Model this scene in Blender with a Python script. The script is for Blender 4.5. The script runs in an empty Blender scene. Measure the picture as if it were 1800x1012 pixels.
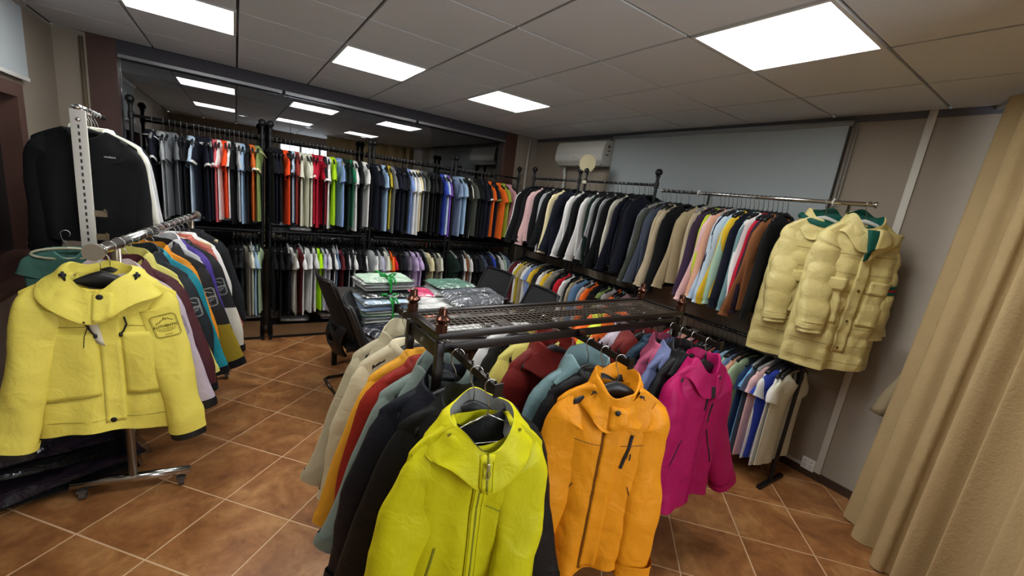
import bpy, bmesh, math, random
import numpy as np
from mathutils import Vector, Matrix
from mathutils.bvhtree import BVHTree
from mathutils import noise as mnoise

C = bpy.context.scene.collection
PI = math.pi
R = math.radians
random.seed(7)

# ------------------------------------------------------------------ camera, world, exposure
cam_d = bpy.data.cameras.new('camera')
cam = bpy.data.objects.new('camera', cam_d); C.objects.link(cam)
cam_d.sensor_fit = 'HORIZONTAL'; cam_d.sensor_width = 36.0; cam_d.lens = 14.4425
cam_d.clip_start = 0.02; cam_d.clip_end = 60
_r = Vector((0.83130, -0.54098, 0.12759)); _u = Vector((0.01172, 0.24656, 0.96906)); _f = Vector((0.55570, 0.80408, -0.21131))
m4 = Matrix((( _r.x, _u.x, -_f.x, 0), (_r.y, _u.y, -_f.y, 0), (_r.z, _u.z, -_f.z, 1.76), (0, 0, 0, 1)))
cam.matrix_world = m4
bpy.context.scene.camera = cam
sc = bpy.context.scene
sc.view_settings.view_transform = 'Standard'
sc.view_settings.look = 'None'
sc.view_settings.gamma = 1.0
sc.view_settings.use_curve_mapping = False
sc.view_settings.exposure = 0.75
sc.cycles.use_denoising = True
sc.cycles.max_bounces = 8
sc.cycles.diffuse_bounces = 4
sc.cycles.glossy_bounces = 4
sc.cycles.transparent_max_bounces = 16
sc.cycles.sample_clamp_indirect = 6.0
w = bpy.data.worlds.new('world'); sc.world = w
w.use_nodes = True
w.node_tree.nodes['Background'].inputs[0].default_value = (0.88, 0.94, 1.0, 1)
w.node_tree.nodes['Background'].inputs[1].default_value = 8.0
LAMP = 11.5          # radiance of the ceiling panels
CEIL = 2.621

# ------------------------------------------------------------------ materials
def lin(h):
    if isinstance(h, str):
        h = h.lstrip('#'); v = [int(h[i:i+2], 16)/255 for i in (0, 2, 4)]
    else: v = h
    return tuple((c/12.92 if c <= .04045 else ((c+.055)/1.055)**2.4) for c in v)
_M = {}
def new_mat(name):
    m = bpy.data.materials.new(name); m.use_nodes = True
    nt = m.node_tree; b = nt.nodes['Principled BSDF']
    return m, nt, b
def plain(name, col, rough=.6, metal=0.0, spec=.5, noise=0.0, scale=8.0, bump=0.0, bscale=60.0):
    if name in _M: return _M[name]
    m, nt, b = new_mat(name)
    c = lin(col)
    b.inputs['Base Color'].default_value = (*c, 1); b.inputs['Roughness'].default_value = rough
    b.inputs['Metallic'].default_value = metal; b.inputs['Specular IOR Level'].default_value = spec
    tc = nt.nodes.new('ShaderNodeTexCoord')
    if noise:
        n = nt.nodes.new('ShaderNodeTexNoise'); n.inputs['Scale'].default_value = scale; n.inputs['Detail'].default_value = 4
        mp = nt.nodes.new('ShaderNodeMapRange'); mp.inputs[3].default_value = 1-noise; mp.inputs[4].default_value = 1+noise
        hs = nt.nodes.new('ShaderNodeMix'); hs.data_type = 'RGBA'; hs.blend_type = 'MULTIPLY'; hs.inputs[0].default_value = 1
        hs.inputs[6].default_value = (*c, 1)
        nt.links.new(tc.outputs['Object'], n.inputs['Vector']); nt.links.new(n.outputs[0], mp.inputs[0])
        nt.links.new(mp.outputs[0], hs.inputs[7]); nt.links.new(hs.outputs[2], b.inputs['Base Color'])
    if bump:
        n2 = nt.nodes.new('ShaderNodeTexNoise'); n2.inputs['Scale'].default_value = bscale; n2.inputs['Detail'].default_value = 5
        bp = nt.nodes.new('ShaderNodeBump'); bp.inputs['Strength'].default_value = bump; bp.inputs['Distance'].default_value = .01
        nt.links.new(tc.outputs['Object'], n2.inputs['Vector']); nt.links.new(n2.outputs[0], bp.inputs['Height']); nt.links.new(bp.outputs[0], b.inputs['Normal'])
    _M[name] = m
    return m
COL = dict(black='#0e0f12', navy='#121624', charcoal='#1d1f23', white='#dcdcda', ivory='#d3d2c0', palegrey='#b9babb', lightgrey='#a4a7aa',
  midgrey='#6e7276', paleblue='#b4c8dc', lightblue='#97b3cf', coral='#d45f66', orangered='#f04a1c', orange='#f06a20', burntorange='#d2662a',
  olivegreen='#7d8f53', rust='#8d3027', crimson='#b31c33', lime='#a9d41a', periwinkle='#8099d0', darkgreen='#14261f', emerald='#1b6b48',
  mustard='#b7a32e', cream='#e0d3a6', olivegrey='#474b44', royalblue='#3146a8', purple='#6f48a4', greyblue='#7d90ab', limeolive='#a3ac38',
  pink='#d59aa0', taupe='#8b8578', sage='#a5bb98', maroon='#5d2026', neon='#b6ee12', lavender='#b1aed0', steelblue='#6680a4', red='#bf1f2c',
  greyviolet='#77707f', lilac='#bfa9d0', brown='#7d4f2e', slate='#464f60', palegreen='#b5cdb8', palepink='#dcb6b6', khaki='#a8997a',
  yellow='#dcb52c', denim='#5f7fa0', tealgrey='#6d8d92', dustypink='#a98a90', mint='#a9c9b4', peach='#d8a58c', skyblue='#6fa5d2',
  salmon='#e0745c', blue='#3d67ab', deepblue='#20375c', beige='#b9ab90', plum='#3b2b43', neonyellow='#c0d63c', darkplum='#2e2230',
  royal='#1d35a8', stone='#9a9a8e')
SPOKEN = dict(navy='dark navy', palegrey='pale grey', lightgrey='light grey', midgrey='mid grey', paleblue='pale blue', lightblue='light blue',
  orangered='bright orange', burntorange='burnt orange', olivegreen='olive green', darkgreen='dark green', olivegrey='olive grey',
  royalblue='royal blue', greyblue='grey blue', limeolive='lime olive', steelblue='steel blue', greyviolet='grey violet', palegreen='pale green',
  palepink='pale pink', tealgrey='teal grey', dustypink='dusty pink', skyblue='sky blue', deepblue='deep blue', neonyellow='neon yellow',
  darkplum='dark plum', neon='neon yellow-green', rust='rust red', crimson='crimson red', cream='cream yellow')
def fabric(key, col=None, rough=.85, bump=.35, bscale=22.0, spec=.25, sheen=0.0):
    k = 'fabric_'+key
    if k in _M: return _M[k]
    m, nt, b = new_mat(k)
    c = lin(col or COL[key])
    b.inputs['Roughness'].default_value = rough; b.inputs['Specular IOR Level'].default_value = spec
    b.inputs['Sheen Weight'].default_value = sheen
    tc = nt.nodes.new('ShaderNodeTexCoord')
    n = nt.nodes.new('ShaderNodeTexNoise'); n.inputs['Scale'].default_value = 9; n.inputs['Detail'].default_value = 4
    mp = nt.nodes.new('ShaderNodeMapRange'); mp.inputs[3].default_value = .93; mp.inputs[4].default_value = 1.07
    hs = nt.nodes.new('ShaderNodeMix'); hs.data_type = 'RGBA'; hs.blend_type = 'MULTIPLY'; hs.inputs[0].default_value = 1
    hs.inputs[6].default_value = (*c, 1)
    nt.links.new(tc.outputs['Object'], n.inputs['Vector']); nt.links.new(n.outputs[0], mp.inputs[0])
    nt.links.new(mp.outputs[0], hs.inputs[7]); nt.links.new(hs.outputs[2], b.inputs['Base Color'])
    n2 = nt.nodes.new('ShaderNodeTexNoise'); n2.inputs['Scale'].default_value = bscale; n2.inputs['Detail'].default_value = 6; n2.inputs['Distortion'].default_value = .6
    bp = nt.nodes.new('ShaderNodeBump'); bp.inputs['Strength'].default_value = bump; bp.inputs['Distance'].default_value = .012
    nt.links.new(tc.outputs['Object'], n2.inputs['Vector']); nt.links.new(n2.outputs[0], bp.inputs['Height']); nt.links.new(bp.outputs[0], b.inputs['Normal'])
    _M[k] = m
    return m
def nylon(key, col=None): return fabric('nylon_'+key, col or COL[key], rough=.55, bump=.7, bscale=13, spec=.25)
def two_tone(name, top, low, zcut):
    if name in _M: return _M[name]
    m, nt, b = new_mat(name); b.inputs['Roughness'].default_value = .6; b.inputs['Specular IOR Level'].default_value = .35
    tc = nt.nodes.new('ShaderNodeTexCoord'); sp = nt.nodes.new('ShaderNodeSeparateXYZ'); nt.links.new(tc.outputs['Object'], sp.inputs[0])
    mt = nt.nodes.new('ShaderNodeMath'); mt.operation = 'GREATER_THAN'; mt.inputs[1].default_value = zcut; nt.links.new(sp.outputs[2], mt.inputs[0])
    mx = nt.nodes.new('ShaderNodeMix'); mx.data_type = 'RGBA'; mx.inputs[6].default_value = (*lin(low), 1); mx.inputs[7].default_value = (*lin(top), 1)
    nt.links.new(mt.outputs[0], mx.inputs[0]); nt.links.new(mx.outputs[2], b.inputs['Base Color'])
    _M[name] = m; return m
def emit(name, col, s):
    m = bpy.data.materials.new(name); m.use_nodes = True; nt = m.node_tree
    nt.nodes.remove(nt.nodes['Principled BSDF'])
    e = nt.nodes.new('ShaderNodeEmission'); e.inputs[0].default_value = (*col, 1); e.inputs[1].default_value = s
    nt.links.new(e.outputs[0], nt.nodes['Material Output'].inputs[0]); return m
def film(name, tint=(.97, .98, .98), gloss=.17, rough=.10, bump=.8, bscale=14):
    m = bpy.data.materials.new(name); m.use_nodes = True; nt = m.node_tree
    nt.nodes.remove(nt.nodes['Principled BSDF'])
    t = nt.nodes.new('ShaderNodeBsdfTransparent'); t.inputs[0].default_value = (*tint, 1)
    g = nt.nodes.new('ShaderNodeBsdfGlossy'); g.inputs['Roughness'].default_value = rough; g.inputs[0].default_value = (1, 1, 1, 1)
    mx = nt.nodes.new('ShaderNodeMixShader'); mx.inputs[0].default_value = gloss
    tc = nt.nodes.new('ShaderNodeTexCoord'); n2 = nt.nodes.new('ShaderNodeTexNoise'); n2.inputs['Scale'].default_value = bscale; n2.inputs['Detail'].default_value = 4; n2.inputs['Distortion'].default_value = 1.2
    bp = nt.nodes.new('ShaderNodeBump'); bp.inputs['Strength'].default_value = bump; bp.inputs['Distance'].default_value = .03
    nt.links.new(tc.outputs['Object'], n2.inputs['Vector']); nt.links.new(n2.outputs[0], bp.inputs['Height']); nt.links.new(bp.outputs[0], g.inputs['Normal'])
    nt.links.new(t.outputs[0], mx.inputs[1]); nt.links.new(g.outputs[0], mx.inputs[2]); nt.links.new(mx.outputs[0], nt.nodes['Material Output'].inputs[0])
    return m

BLACK_METAL = plain('black_metal', '#17171a', .42, .3)
CHROME = plain('chrome', '#c9c9c6', .18, 1.0)
HOOK = plain('hook_steel', '#b8b8b6', .25, 1.0)
BLACK_PLASTIC = plain('black_plastic', '#101114', .45)
WHITE_PLASTIC = plain('white_plastic', '#d8d8d4', .4)
BRONZE = plain('bronze_frame', '#1e1714', .35, .5)
COPPER = plain('copper_finial', '#54352a', .25, .85)
WOODHANGER = plain('cream_hanger', '#d8c598', .5)
ZIP_BLACK = plain('zip_black', '#0d0d10', .5)

# ------------------------------------------------------------------ object helpers
def lk(o, parent=None):
    C.objects.link(o)
    if parent is not None: o.parent = parent
    return o
def mesh(name, V, F, smooth=True):
    me = bpy.data.meshes.new(name)
    me.from_pydata([tuple(map(float, v)) for v in V], [], [tuple(int(i) for i in f) for f in F])
    if smooth: me.polygons.foreach_set('use_smooth', [True]*len(me.polygons))
    me.update(); return me
def ob(name, me, mat=None, parent=None, loc=None, rz=None):
    """an object for mesh ME; a mesh that already carries another material gets it through the object"""
    o = bpy.data.objects.new(name, me); lk(o, parent)
    if mat is not None:
        if not me.materials: me.materials.append(mat)
        if me.materials[0] is not mat:
            o.material_slots[0].link = 'OBJECT'; o.material_slots[0].material = mat
    if loc is not None: o.location = loc
    if rz is not None: o.rotation_euler = (0, 0, rz)
    return o
def tag(o, label=None, cat=None, group=None, kind=None):
    if label: o['label'] = label
    if cat: o['category'] = cat
    if group: o['group'] = group
    if kind: o['kind'] = kind
    return o
def root(name, loc, rz, label, cat, group=None):
    o = bpy.data.objects.new(name, None); lk(o); o.location = loc; o.rotation_euler = (0, 0, rz); o.empty_display_size = .05
    return tag(o, label, cat, group)
class MB:
    """collects pieces of one part"""
    def __init__(s): s.V = []; s.F = []
    def add(s, V, F):
        n = len(s.V); s.V += [tuple(v) for v in V]; s.F += [tuple(i+n for i in f) for f in F]; return s
    def box(s, c, d, rz=0, rx=0, ry=0, b=.0):
        x, y, z = [k/2 for k in d]
        M = Matrix.Translation(c) @ Matrix.Rotation(rz, 4, 'Z') @ Matrix.Rotation(rx, 4, 'X') @ Matrix.Rotation(ry, 4, 'Y')
        if b <= 0:
            P = [(-x,-y,-z),(x,-y,-z),(x,y,-z),(-x,y,-z),(-x,-y,z),(x,-y,z),(x,y,z),(-x,y,z)]
            return s.add([M @ Vector(p) for p in P], [(0,3,2,1),(4,5,6,7),(0,1,5,4),(1,2,6,5),(2,3,7,6),(3,0,4,7)])
        bm = bmesh.new(); bmesh.ops.create_cube(bm, size=1); bmesh.ops.scale(bm, vec=d, verts=bm.verts)
        bmesh.ops.bevel(bm, geom=bm.edges[:], offset=b, segments=2, affect='EDGES', profile=.6)
        bm.verts.index_update(); V = [M @ v.co for v in bm.verts]; F = [[v.index for v in f.verts] for f in bm.faces]; bm.free()
        return s.add(V, F)
    def tube(s, pts, r, n=10, cap=True):
        pts = [Vector(p) for p in pts]; rs = r if hasattr(r, '__len__') else [r]*len(pts)
        V = []; F = []; up = None
        for i, p in enumerate(pts):
            t = (pts[min(i+1, len(pts)-1)]-pts[max(i-1, 0)]).normalized()
            if up is None: up = t.orthogonal().normalized()
            up = (up - t*up.dot(t)).normalized(); si = t.cross(up)
            for k in range(n):
                a = 2*PI*k/n; V.append(p + (up*math.cos(a)+si*math.sin(a))*rs[i])
        for i in range(len(pts)-1):
            for k in range(n): F.append((i*n+k, i*n+(k+1)%n, (i+1)*n+(k+1)%n, (i+1)*n+k))
        if cap: F.append(tuple(range(n))[::-1]); F.append(tuple(range((len(pts)-1)*n, len(pts)*n)))
        return s.add(V, F)
    def lathe(s, prof, c=(0, 0, 0), n=16):
        """profile [(r,z)] turned about the vertical through C"""
        V = []; F = []
        for r, z in prof:
            for k in range(n): a = 2*PI*k/n; V.append((c[0]+r*math.cos(a), c[1]+r*math.sin(a), c[2]+z))
        for i in range(len(prof)-1):
            for k in range(n): F.append((i*n+k, i*n+(k+1)%n, (i+1)*n+(k+1)%n, (i+1)*n+k))
        F.append(tuple(range(n))[::-1]); F.append(tuple(range((len(prof)-1)*n, len(prof)*n)))
        return s.add(V, F)
    def build(s, name, mat, parent=None, smooth=False, loc=None, rz=None):
        me = mesh(name, s.V, s.F, smooth)
        if smooth == 'auto':
            bm = bmesh.new(); bm.from_mesh(me)
            for f in bm.faces: f.smooth = True
            for e in bm.edges:
                if len(e.link_faces) == 2 and e.calc_face_angle(0) > .6: e.smooth = False
            bm.to_mesh(me); bm.free()
        return ob(name, me, mat, parent, loc, rz)
def box(name, c, d, mat, parent=None, b=0, **k): return MB().box(c, d, b=b, **k).build(name, mat, parent, 'auto' if b else False)
ORD = ['', 'first', 'second', 'third', 'fourth', 'fifth', 'sixth', 'seventh', 'eighth', 'ninth', 'tenth', 'eleventh', 'twelfth', 'thirteenth', 'fourteenth',
  'fifteenth', 'sixteenth', 'seventeenth', 'eighteenth', 'nineteenth', 'twentieth', 'twenty-first', 'twenty-second', 'twenty-third', 'twenty-fourth', 'twenty-fifth', 'twenty-sixth', 'twenty-seventh', 'twenty-eighth']

# ------------------------------------------------------------------ room shell
X0, X1, Y0, Y1 = -1.19, 3.60, -1.75, 5.04
WALL = plain('wall_taupe', '#93887a', .8, noise=.05, scale=1.5, bump=.08, bscale=120)
def floor_mat():
    m, nt, b = new_mat('terracotta_tile')
    ge = nt.nodes.new('ShaderNodeNewGeometry'); oi = nt.nodes.new('ShaderNodeObjectInfo')
    ad = nt.nodes.new('ShaderNodeVectorMath'); ad.operation = 'MULTIPLY_ADD'; ad.inputs[1].default_value = (1, 1, 1)
    cx = nt.nodes.new('ShaderNodeCombineXYZ'); mu = nt.nodes.new('ShaderNodeMath'); mu.operation = 'MULTIPLY'; mu.inputs[1].default_value = 40
    nt.links.new(oi.outputs['Random'], mu.inputs[0]); nt.links.new(mu.outputs[0], cx.inputs[2])
    nt.links.new(ge.outputs['Position'], ad.inputs[0]); nt.links.new(cx.outputs[0], ad.inputs[2])
    n1 = nt.nodes.new('ShaderNodeTexNoise'); n1.inputs['Scale'].default_value = 4.5; n1.inputs['Detail'].default_value = 6; n1.inputs['Roughness'].default_value = .62; n1.inputs['Distortion'].default_value = .7
    n2 = nt.nodes.new('ShaderNodeTexNoise'); n2.inputs['Scale'].default_value = 28; n2.inputs['Detail'].default_value = 5
    nt.links.new(ad.outputs[0], n1.inputs['Vector']); nt.links.new(ad.outputs[0], n2.inputs['Vector'])
    rp = nt.nodes.new('ShaderNodeValToRGB')
    e = rp.color_ramp.elements; e[0].position = .3; e[0].color = (*lin('#74492a'), 1); e[1].position = .72; e[1].color = (*lin('#b98a58'), 1)
    k = e.new(.5); k.color = (*lin('#96643a'), 1)
    nt.links.new(n1.outputs[0], rp.inputs[0])
    mp = nt.nodes.new('ShaderNodeMapRange'); mp.inputs[1].default_value = .3; mp.inputs[2].default_value = .7; mp.inputs[3].default_value = .86; mp.inputs[4].default_value = 1.12
    nt.links.new(n2.outputs[0], mp.inputs[0])
    mx = nt.nodes.new('ShaderNodeMix'); mx.data_type = 'RGBA'; mx.blend_type = 'MULTIPLY'; mx.inputs[0].default_value = 1
    nt.links.new(rp.outputs[0], mx.inputs[6]); nt.links.new(mp.outputs[0], mx.inputs[7]); nt.links.new(mx.outputs[2], b.inputs['Base Color'])
    b.inputs['Roughness'].default_value = .38; b.inputs['Specular IOR Level'].default_value = .4
    bp = nt.nodes.new('ShaderNodeBump'); bp.inputs['Strength'].default_value = .12; bp.inputs['Distance'].default_value = .01
    nt.links.new(n1.outputs[0], bp.inputs['Height']); nt.links.new(bp.outputs[0], b.inputs['Normal'])
    return m
def clip(poly, x0, x1, y0, y1):
    for ax, lim, sg in ((0, x0, 1), (0, x1, -1), (1, y0, 1), (1, y1, -1)):
        out = []
        for i, p in enumerate(poly):
            q = poly[(i+1) % len(poly)]; a = (p[ax]-lim)*sg; b = (q[ax]-lim)*sg
            if a >= 0: out.append(p)
            if a*b < 0: t = a/(a-b); out.append((p[0]+(q[0]-p[0])*t, p[1]+(q[1]-p[1])*t))
        poly = out
        if len(poly) < 3: return []
    return poly
def slab(name, poly, z0, z1, mat, parent, bev=.003):
    n = len(poly); cx = sum(p[0] for p in poly)/n; cy = sum(p[1] for p in poly)/n
    top = z1 > z0
    def inset(p): d = math.hypot(p[0]-cx, p[1]-cy) or 1; return (p[0]+(cx-p[0])*bev/d, p[1]+(cy-p[1])*bev/d)
    dz = bev*.4*(1 if top else -1)
    V = [(*p, z0) for p in poly]+[(*p, z1-dz) for p in poly]+[(*inset(p), z1) for p in poly]
    F = [tuple(range(2*n, 3*n))]
    for a in (0, n):
        for i in range(n): F.append((a+i, a+(i+1) % n, a+n+(i+1) % n, a+n+i))
    if not top: F = [f[::-1] for f in F]
    return ob(name, mesh(name, V, F, False), mat, parent)
floor = tag(box('floor', ((X0+X1)/2, (Y0+Y1)/2, -.0522), (X1-X0+.3, Y1-Y0+.6, .1), plain('grout', '#cfae8a', .85, noise=.1, scale=6)), kind='structure')
TILE = floor_mat()
ft = .4002; fo = Vector((.5426, 4.5797)); fa = -.8047
fu = Vector((math.cos(fa), math.sin(fa)))*ft; fv = Vector((math.sin(fa), -math.cos(fa)))*ft
g = .0042/ft
for i in range(-20, 24):
    for j in range(-20, 24):
        P = [fo+fu*(i+a)+fv*(j+b) for a, b in ((g, g), (1-g, g), (1-g, 1-g), (g, 1-g))]
        if max(p.y for p in P) < -.45: continue
        P = clip([(p.x, p.y) for p in P], X0, X1, -.5, Y1)
        if len(P) < 3: continue
        A = sum(P[k][0]*P[(k+1) % len(P)][1]-P[(k+1) % len(P)][0]*P[k][1] for k in range(len(P)))
        if abs(A) < .004: continue
        if A < 0: P = P[::-1]
        slab('floor_tile', P, -.009, 0.0, TILE, floor, .002)
CEILM = plain('ceiling_tile', '#ccd0d4', .9, noise=.02, scale=3, bump=.15, bscale=160)
ceiling = tag(box('ceiling', ((X0+X1)/2, (Y0+Y1)/2, CEIL+.055), (X1-X0+.3, Y1-Y0+.3, .08), plain('ceiling_groove', '#2e2e32', .8)), kind='structure')
GX, GY = .0203, .8258
LIGHTS = [(-1, 4), (1, 4), (3, 4), (-1, 0), (1, 0), (3, 0)]
for a in range(-3, 7):
    for b in range(-5, 8):
        if (a, b) in LIGHTS: continue
        gp = .0075
        x0, x1, y0, y1 = GX+.6*a+gp, GX+.6*(a+1)-gp, GY+.6*b+gp, GY+.6*(b+1)-gp
        P = clip([(x0, y0), (x1, y0), (x1, y1), (x0, y1)], X0, X1, Y0, Y1-.002)
        if len(P) < 3 or max(p[0] for p in P)-min(p[0] for p in P) < .03 or max(p[1] for p in P)-min(p[1] for p in P) < .01: continue
        slab('ceiling_tile', P, CEIL+.016, CEIL, CEILM, ceiling, .003)
FRAME = plain('light_frame', '#cfcfcd', .5); DIFF = emit('light_diffuser', (1.0, .995, .97), LAMP)
where = {(-1, 4): 'over the black sweatshirts by the window wall', (1, 4): 'middle one of the row along the glass wall', (3, 4): 'nearest to the wall air conditioner',
  (-1, 0): 'over the open floor by the wheeled rail', (1, 0): 'above the lime jacket in front of the island rack', (3, 0): 'above the magenta jacket, beside the curtain'}
for a, b in LIGHTS:
    cx, cy = GX+.6*(a+.5), GY+.6*(b+.5)
    t = root('ceiling_light', (cx, cy, CEIL), 0, 'square white lit ceiling panel, '+where[(a, b)], 'ceiling light', 'square ceiling panels')
    f = MB()
    for sx in (-1, 1):
        f.box((sx*.286, 0, .004), (.016, .588, .016)); f.box((0, sx*.286, .004), (.556, .016, .016))
    f.build('frame', FRAME, t); box('diffuser', (0, 0, .006), (.556, .556, .006), DIFF, t)
# walls
st = lambda o: tag(o, kind='structure')
st(box('wall_right', (X1+.06, (Y0+Y1)/2, CEIL/2), (.12, Y1-Y0+.5, CEIL), WALL))
wf = MB(); dx0, dx1, dz0, dz1 = .88, 2.28, .90, 2.38
wf.box(((X0+dx0)/2, Y0-.06, CEIL/2), (dx0-X0, .12, CEIL)); wf.box(((dx1+X1)/2, Y0-.06, CEIL/2), (X1-dx1, .12, CEIL))
wf.box(((dx0+dx1)/2, Y0-.06, dz0/2), (dx1-dx0, .12, dz0)); wf.box(((dx0+dx1)/2, Y0-.06, (dz1+CEIL)/2), (dx1-dx0, .12, CEIL-dz1))
st(wf.build('wall_front', WALL))
win3 = tag(bpy.data.objects.new('window_3', None), kind='structure'); lk(win3)
f3 = MB()
for x in (dx0+.02, dx0+.48, dx1-.48, dx1-.02): f3.box((x, Y0-.06, (dz0+dz1)/2), (.045, .06, dz1-dz0))
for z in (dz0+.02, dz1-.02, dz1-.42): f3.box(((dx0+dx1)/2, Y0-.06, z), (dx1-dx0, .06, .045))
f3.build('frame', plain('window_white', '#cfcfcb', .5), win3)
pt = bpy.data.lights.new('daylight_portal', 'AREA'); pt.shape = 'RECTANGLE'; pt.size = dx1-dx0; pt.size_y = dz1-dz0; pt.cycles.is_portal = True
po_ = bpy.data.objects.new('daylight_portal', pt); lk(po_); po_.location = ((dx0+dx1)/2, Y0-.11, (dz0+dz1)/2); po_.rotation_euler = (R(90), 0, 0)
wl = MB(); wy0, wy1, wz0, wz1 = 2.1, 4.10, .92, 2.06
wl.box((X0-.06, (Y0+wy0)/2, CEIL/2), (.12, wy0-Y0, CEIL)); wl.box((X0-.06, (wy1+Y1+.25)/2, CEIL/2), (.12, Y1+.25-wy1, CEIL))
wl.box((X0-.06, (wy0+wy1)/2, wz0/2), (.12, wy1-wy0, wz0)); wl.box((X0-.06, (wy0+wy1)/2, (CEIL+wz1)/2), (.12, wy1-wy0, CEIL-wz1))
st(wl.build('wall_left', WALL))
GXa, GXb, GZ0, GZ1 = -.82, 3.07, .88, 2.515
wb = MB(); YB = 5.19
wb.box(((X0-1.0)/2, Y1+.05, CEIL/2), (-1.0-X0, .1, CEIL)); wb.box(((3.25+X1)/2, Y1+.05, CEIL/2), (X1-3.25, .1, CEIL))
wb.box(((-1.0+3.25)/2, YB+.05, GZ0/2), (4.25, .1, GZ0))
st(wb.build('wall_back', WALL))
WOOD = plain('frame_wood', '#4a2f26', .5, noise=.15, scale=5, bump=.1, bscale=30)
HEAD = plain('header_dark', '#36333b', .6, noise=.05)
win = tag(bpy.data.objects.new('window_1', None), kind='structure'); lk(win)
fr = MB(); fr.box((-.91, Y1+.075, CEIL/2), (.18, .15, CEIL)); fr.box((3.16, Y1+.075, CEIL/2), (.18, .15, CEIL))
fr.build('frame', WOOD, win)
box('header', (1.125, Y1+.075, (GZ1+CEIL)/2), (3.89, .15, CEIL-GZ1), HEAD, win)
box('sill', (1.125, YB+.03, GZ0+.015), (3.89, .08, .03), WOOD, win)
gm = bpy.data.materials.new('window_glass'); gm.use_nodes = True; nt = gm.node_tree; nt.nodes.remove(nt.nodes['Principled BSDF'])
t_ = nt.nodes.new('ShaderNodeBsdfTransparent'); t_.inputs[0].default_value = (.55, .57, .6, 1)
g_ = nt.nodes.new('ShaderNodeBsdfGlossy'); g_.inputs['Roughness'].default_value = 0.0
fz = nt.nodes.new('ShaderNodeFresnel'); fz.inputs[0].default_value = 2.6
mx_ = nt.nodes.new('ShaderNodeMixShader'); nt.links.new(fz.outputs[0], mx_.inputs[0]); nt.links.new(t_.outputs[0], mx_.inputs[1]); nt.links.new(g_.outputs[0], mx_.inputs[2])
nt.links.new(mx_.outputs[0], nt.nodes['Material Output'].inputs[0])
gy = Y1+.09
for k, (a, b) in enumerate(((GXa, .48), (.48, 1.78), (1.78, GXb))):
    box('pane', ((a+b)/2, gy, (GZ0+.03+GZ1)/2), (b-a-.004, .008, GZ1-GZ0-.03), gm, win)
MET = plain('aluminium', '#8e8e90', .35, .7)
for a, b in ((-.82, .40), (.42, 1.80), (1.82, 3.09)):
    box('top_track', ((a+b)/2, Y1+.02, GZ1-.012), (b-a-.01, .035, .028), MET, win)
# the next room behind the glass
nr = MB(); NW = plain('next_room_wall', '#8f9092', .8)
nr.box((1.1, 8.6, 1.3), (6.5, .1, 2.7)); nr.box((-2.1, 6.85, 1.3), (.1, 3.6, 2.7)); nr.box((4.3, 6.85, 1.3), (.1, 3.6, 2.7)); nr.box((1.1, 5.25, 2.52), (6.3, .08, .24)); nr.box((-1.6, 5.13, 1.3), (1.1, .1, 2.7)); nr.box((3.9, 5.13, 1.3), (.9, .1, 2.7))
st(nr.build('wall_beyond', NW)); st(box('ceiling_beyond', (1.1, 6.9, 2.44), (6.3, 3.3, .08), NW)); st(box('floor_beyond', (1.1, 6.9, -.05), (6.5, 3.5, .08), NW))
st(MB().box((2.25, 7.6, 1.35), (.22, .22, 2.7)).build('pillar_beyond', plain('pillar', '#2c2f33', .7)))
st(MB().box((1.1, 7.9, 2.3), (6.3, .3, .25)).build('beam_beyond', plain('beam_b', '#34383d', .7)))
def pleats(name, A, B, z0, z1, n, amp0, amp1, mat, parent=None, seed=1, rows=16, per=8, jitter=.35, lean=(0, 0)):
    """a pleated curtain from A to B (plan points), hem z0, heading z1"""
    rg = np.random.RandomState(seed); A = np.array(A, float); B = np.array(B, float); d = B-A; Ln = np.linalg.norm(d); d /= Ln; nn = np.array([-d[1], d[0]])
    ph = np.cumsum(1+rg.uniform(-jitter, jitter, n)); ph = np.concatenate([[0], ph])/ph[-1]
    amps = rg.uniform(.65, 1.25, n); V = []; F = []; cols = n*per+1
    for r_ in range(rows+1):
        t = r_/rows; z = z1+(z0-z1)*t; am = amp0+(amp1-amp0)*t**.8
        for c in range(cols):
            k = min(c//per, n-1); q = (c-k*per)/per; s = ph[k]+(ph[k+1]-ph[k])*q
            off = am*amps[k]*math.sin(2*PI*q)+.012*t*math.sin(s*9+3*t)
            sh = am*.35*math.sin(2*PI*q+.6+k)
            p = A+d*(s*Ln+sh)+nn*off+np.array(lean)*t*(1-s)
            V.append((p[0], p[1], z+(.006*math.sin(s*31) if r_ == rows else 0)))
    for r_ in range(rows):
        for c in range(cols-1): i = r_*cols+c; F.append((i, i+1, i+cols+1, i+cols))
    return ob(name, mesh(name, V, F), mat, parent)
tc_ = root('curtain', (0, 0, 0), 0, 'teal blue pleated curtain hanging behind the glass wall', 'curtain')
pleats('cloth', (2.55, 5.30), (3.06, 5.30), .9, 2.46, 9, .014, .022, fabric('curtain_teal', '#4f6f7d', bump=.2), tc_, 3)
MB().tube([(2.5, 5.30, 2.47), (3.1, 5.30, 2.47)], .012).build('curtain_rod', MET, tc_, True)

for i, (x, y) in enumerate(((.085, 7.24), (.912, 7.2), (1.69, 7.1))):
    t = root('downlight', (x, y, 2.40), 0, 'small round downlight in the dim room behind the glass, %s along the row' % ORD[i+1], 'downlight', 'round downlights')
    MB().lathe([(.055, .004), (.062, -.004), (.05, -.007), (.046, -.001)], n=20).build('rim', FRAME, t, True)
    MB().lathe([(.046, -.001), (.044, -.003)], n=20).build('lens', emit('downlight_lens', (1, .97, .9), 5.0), t)


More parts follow.
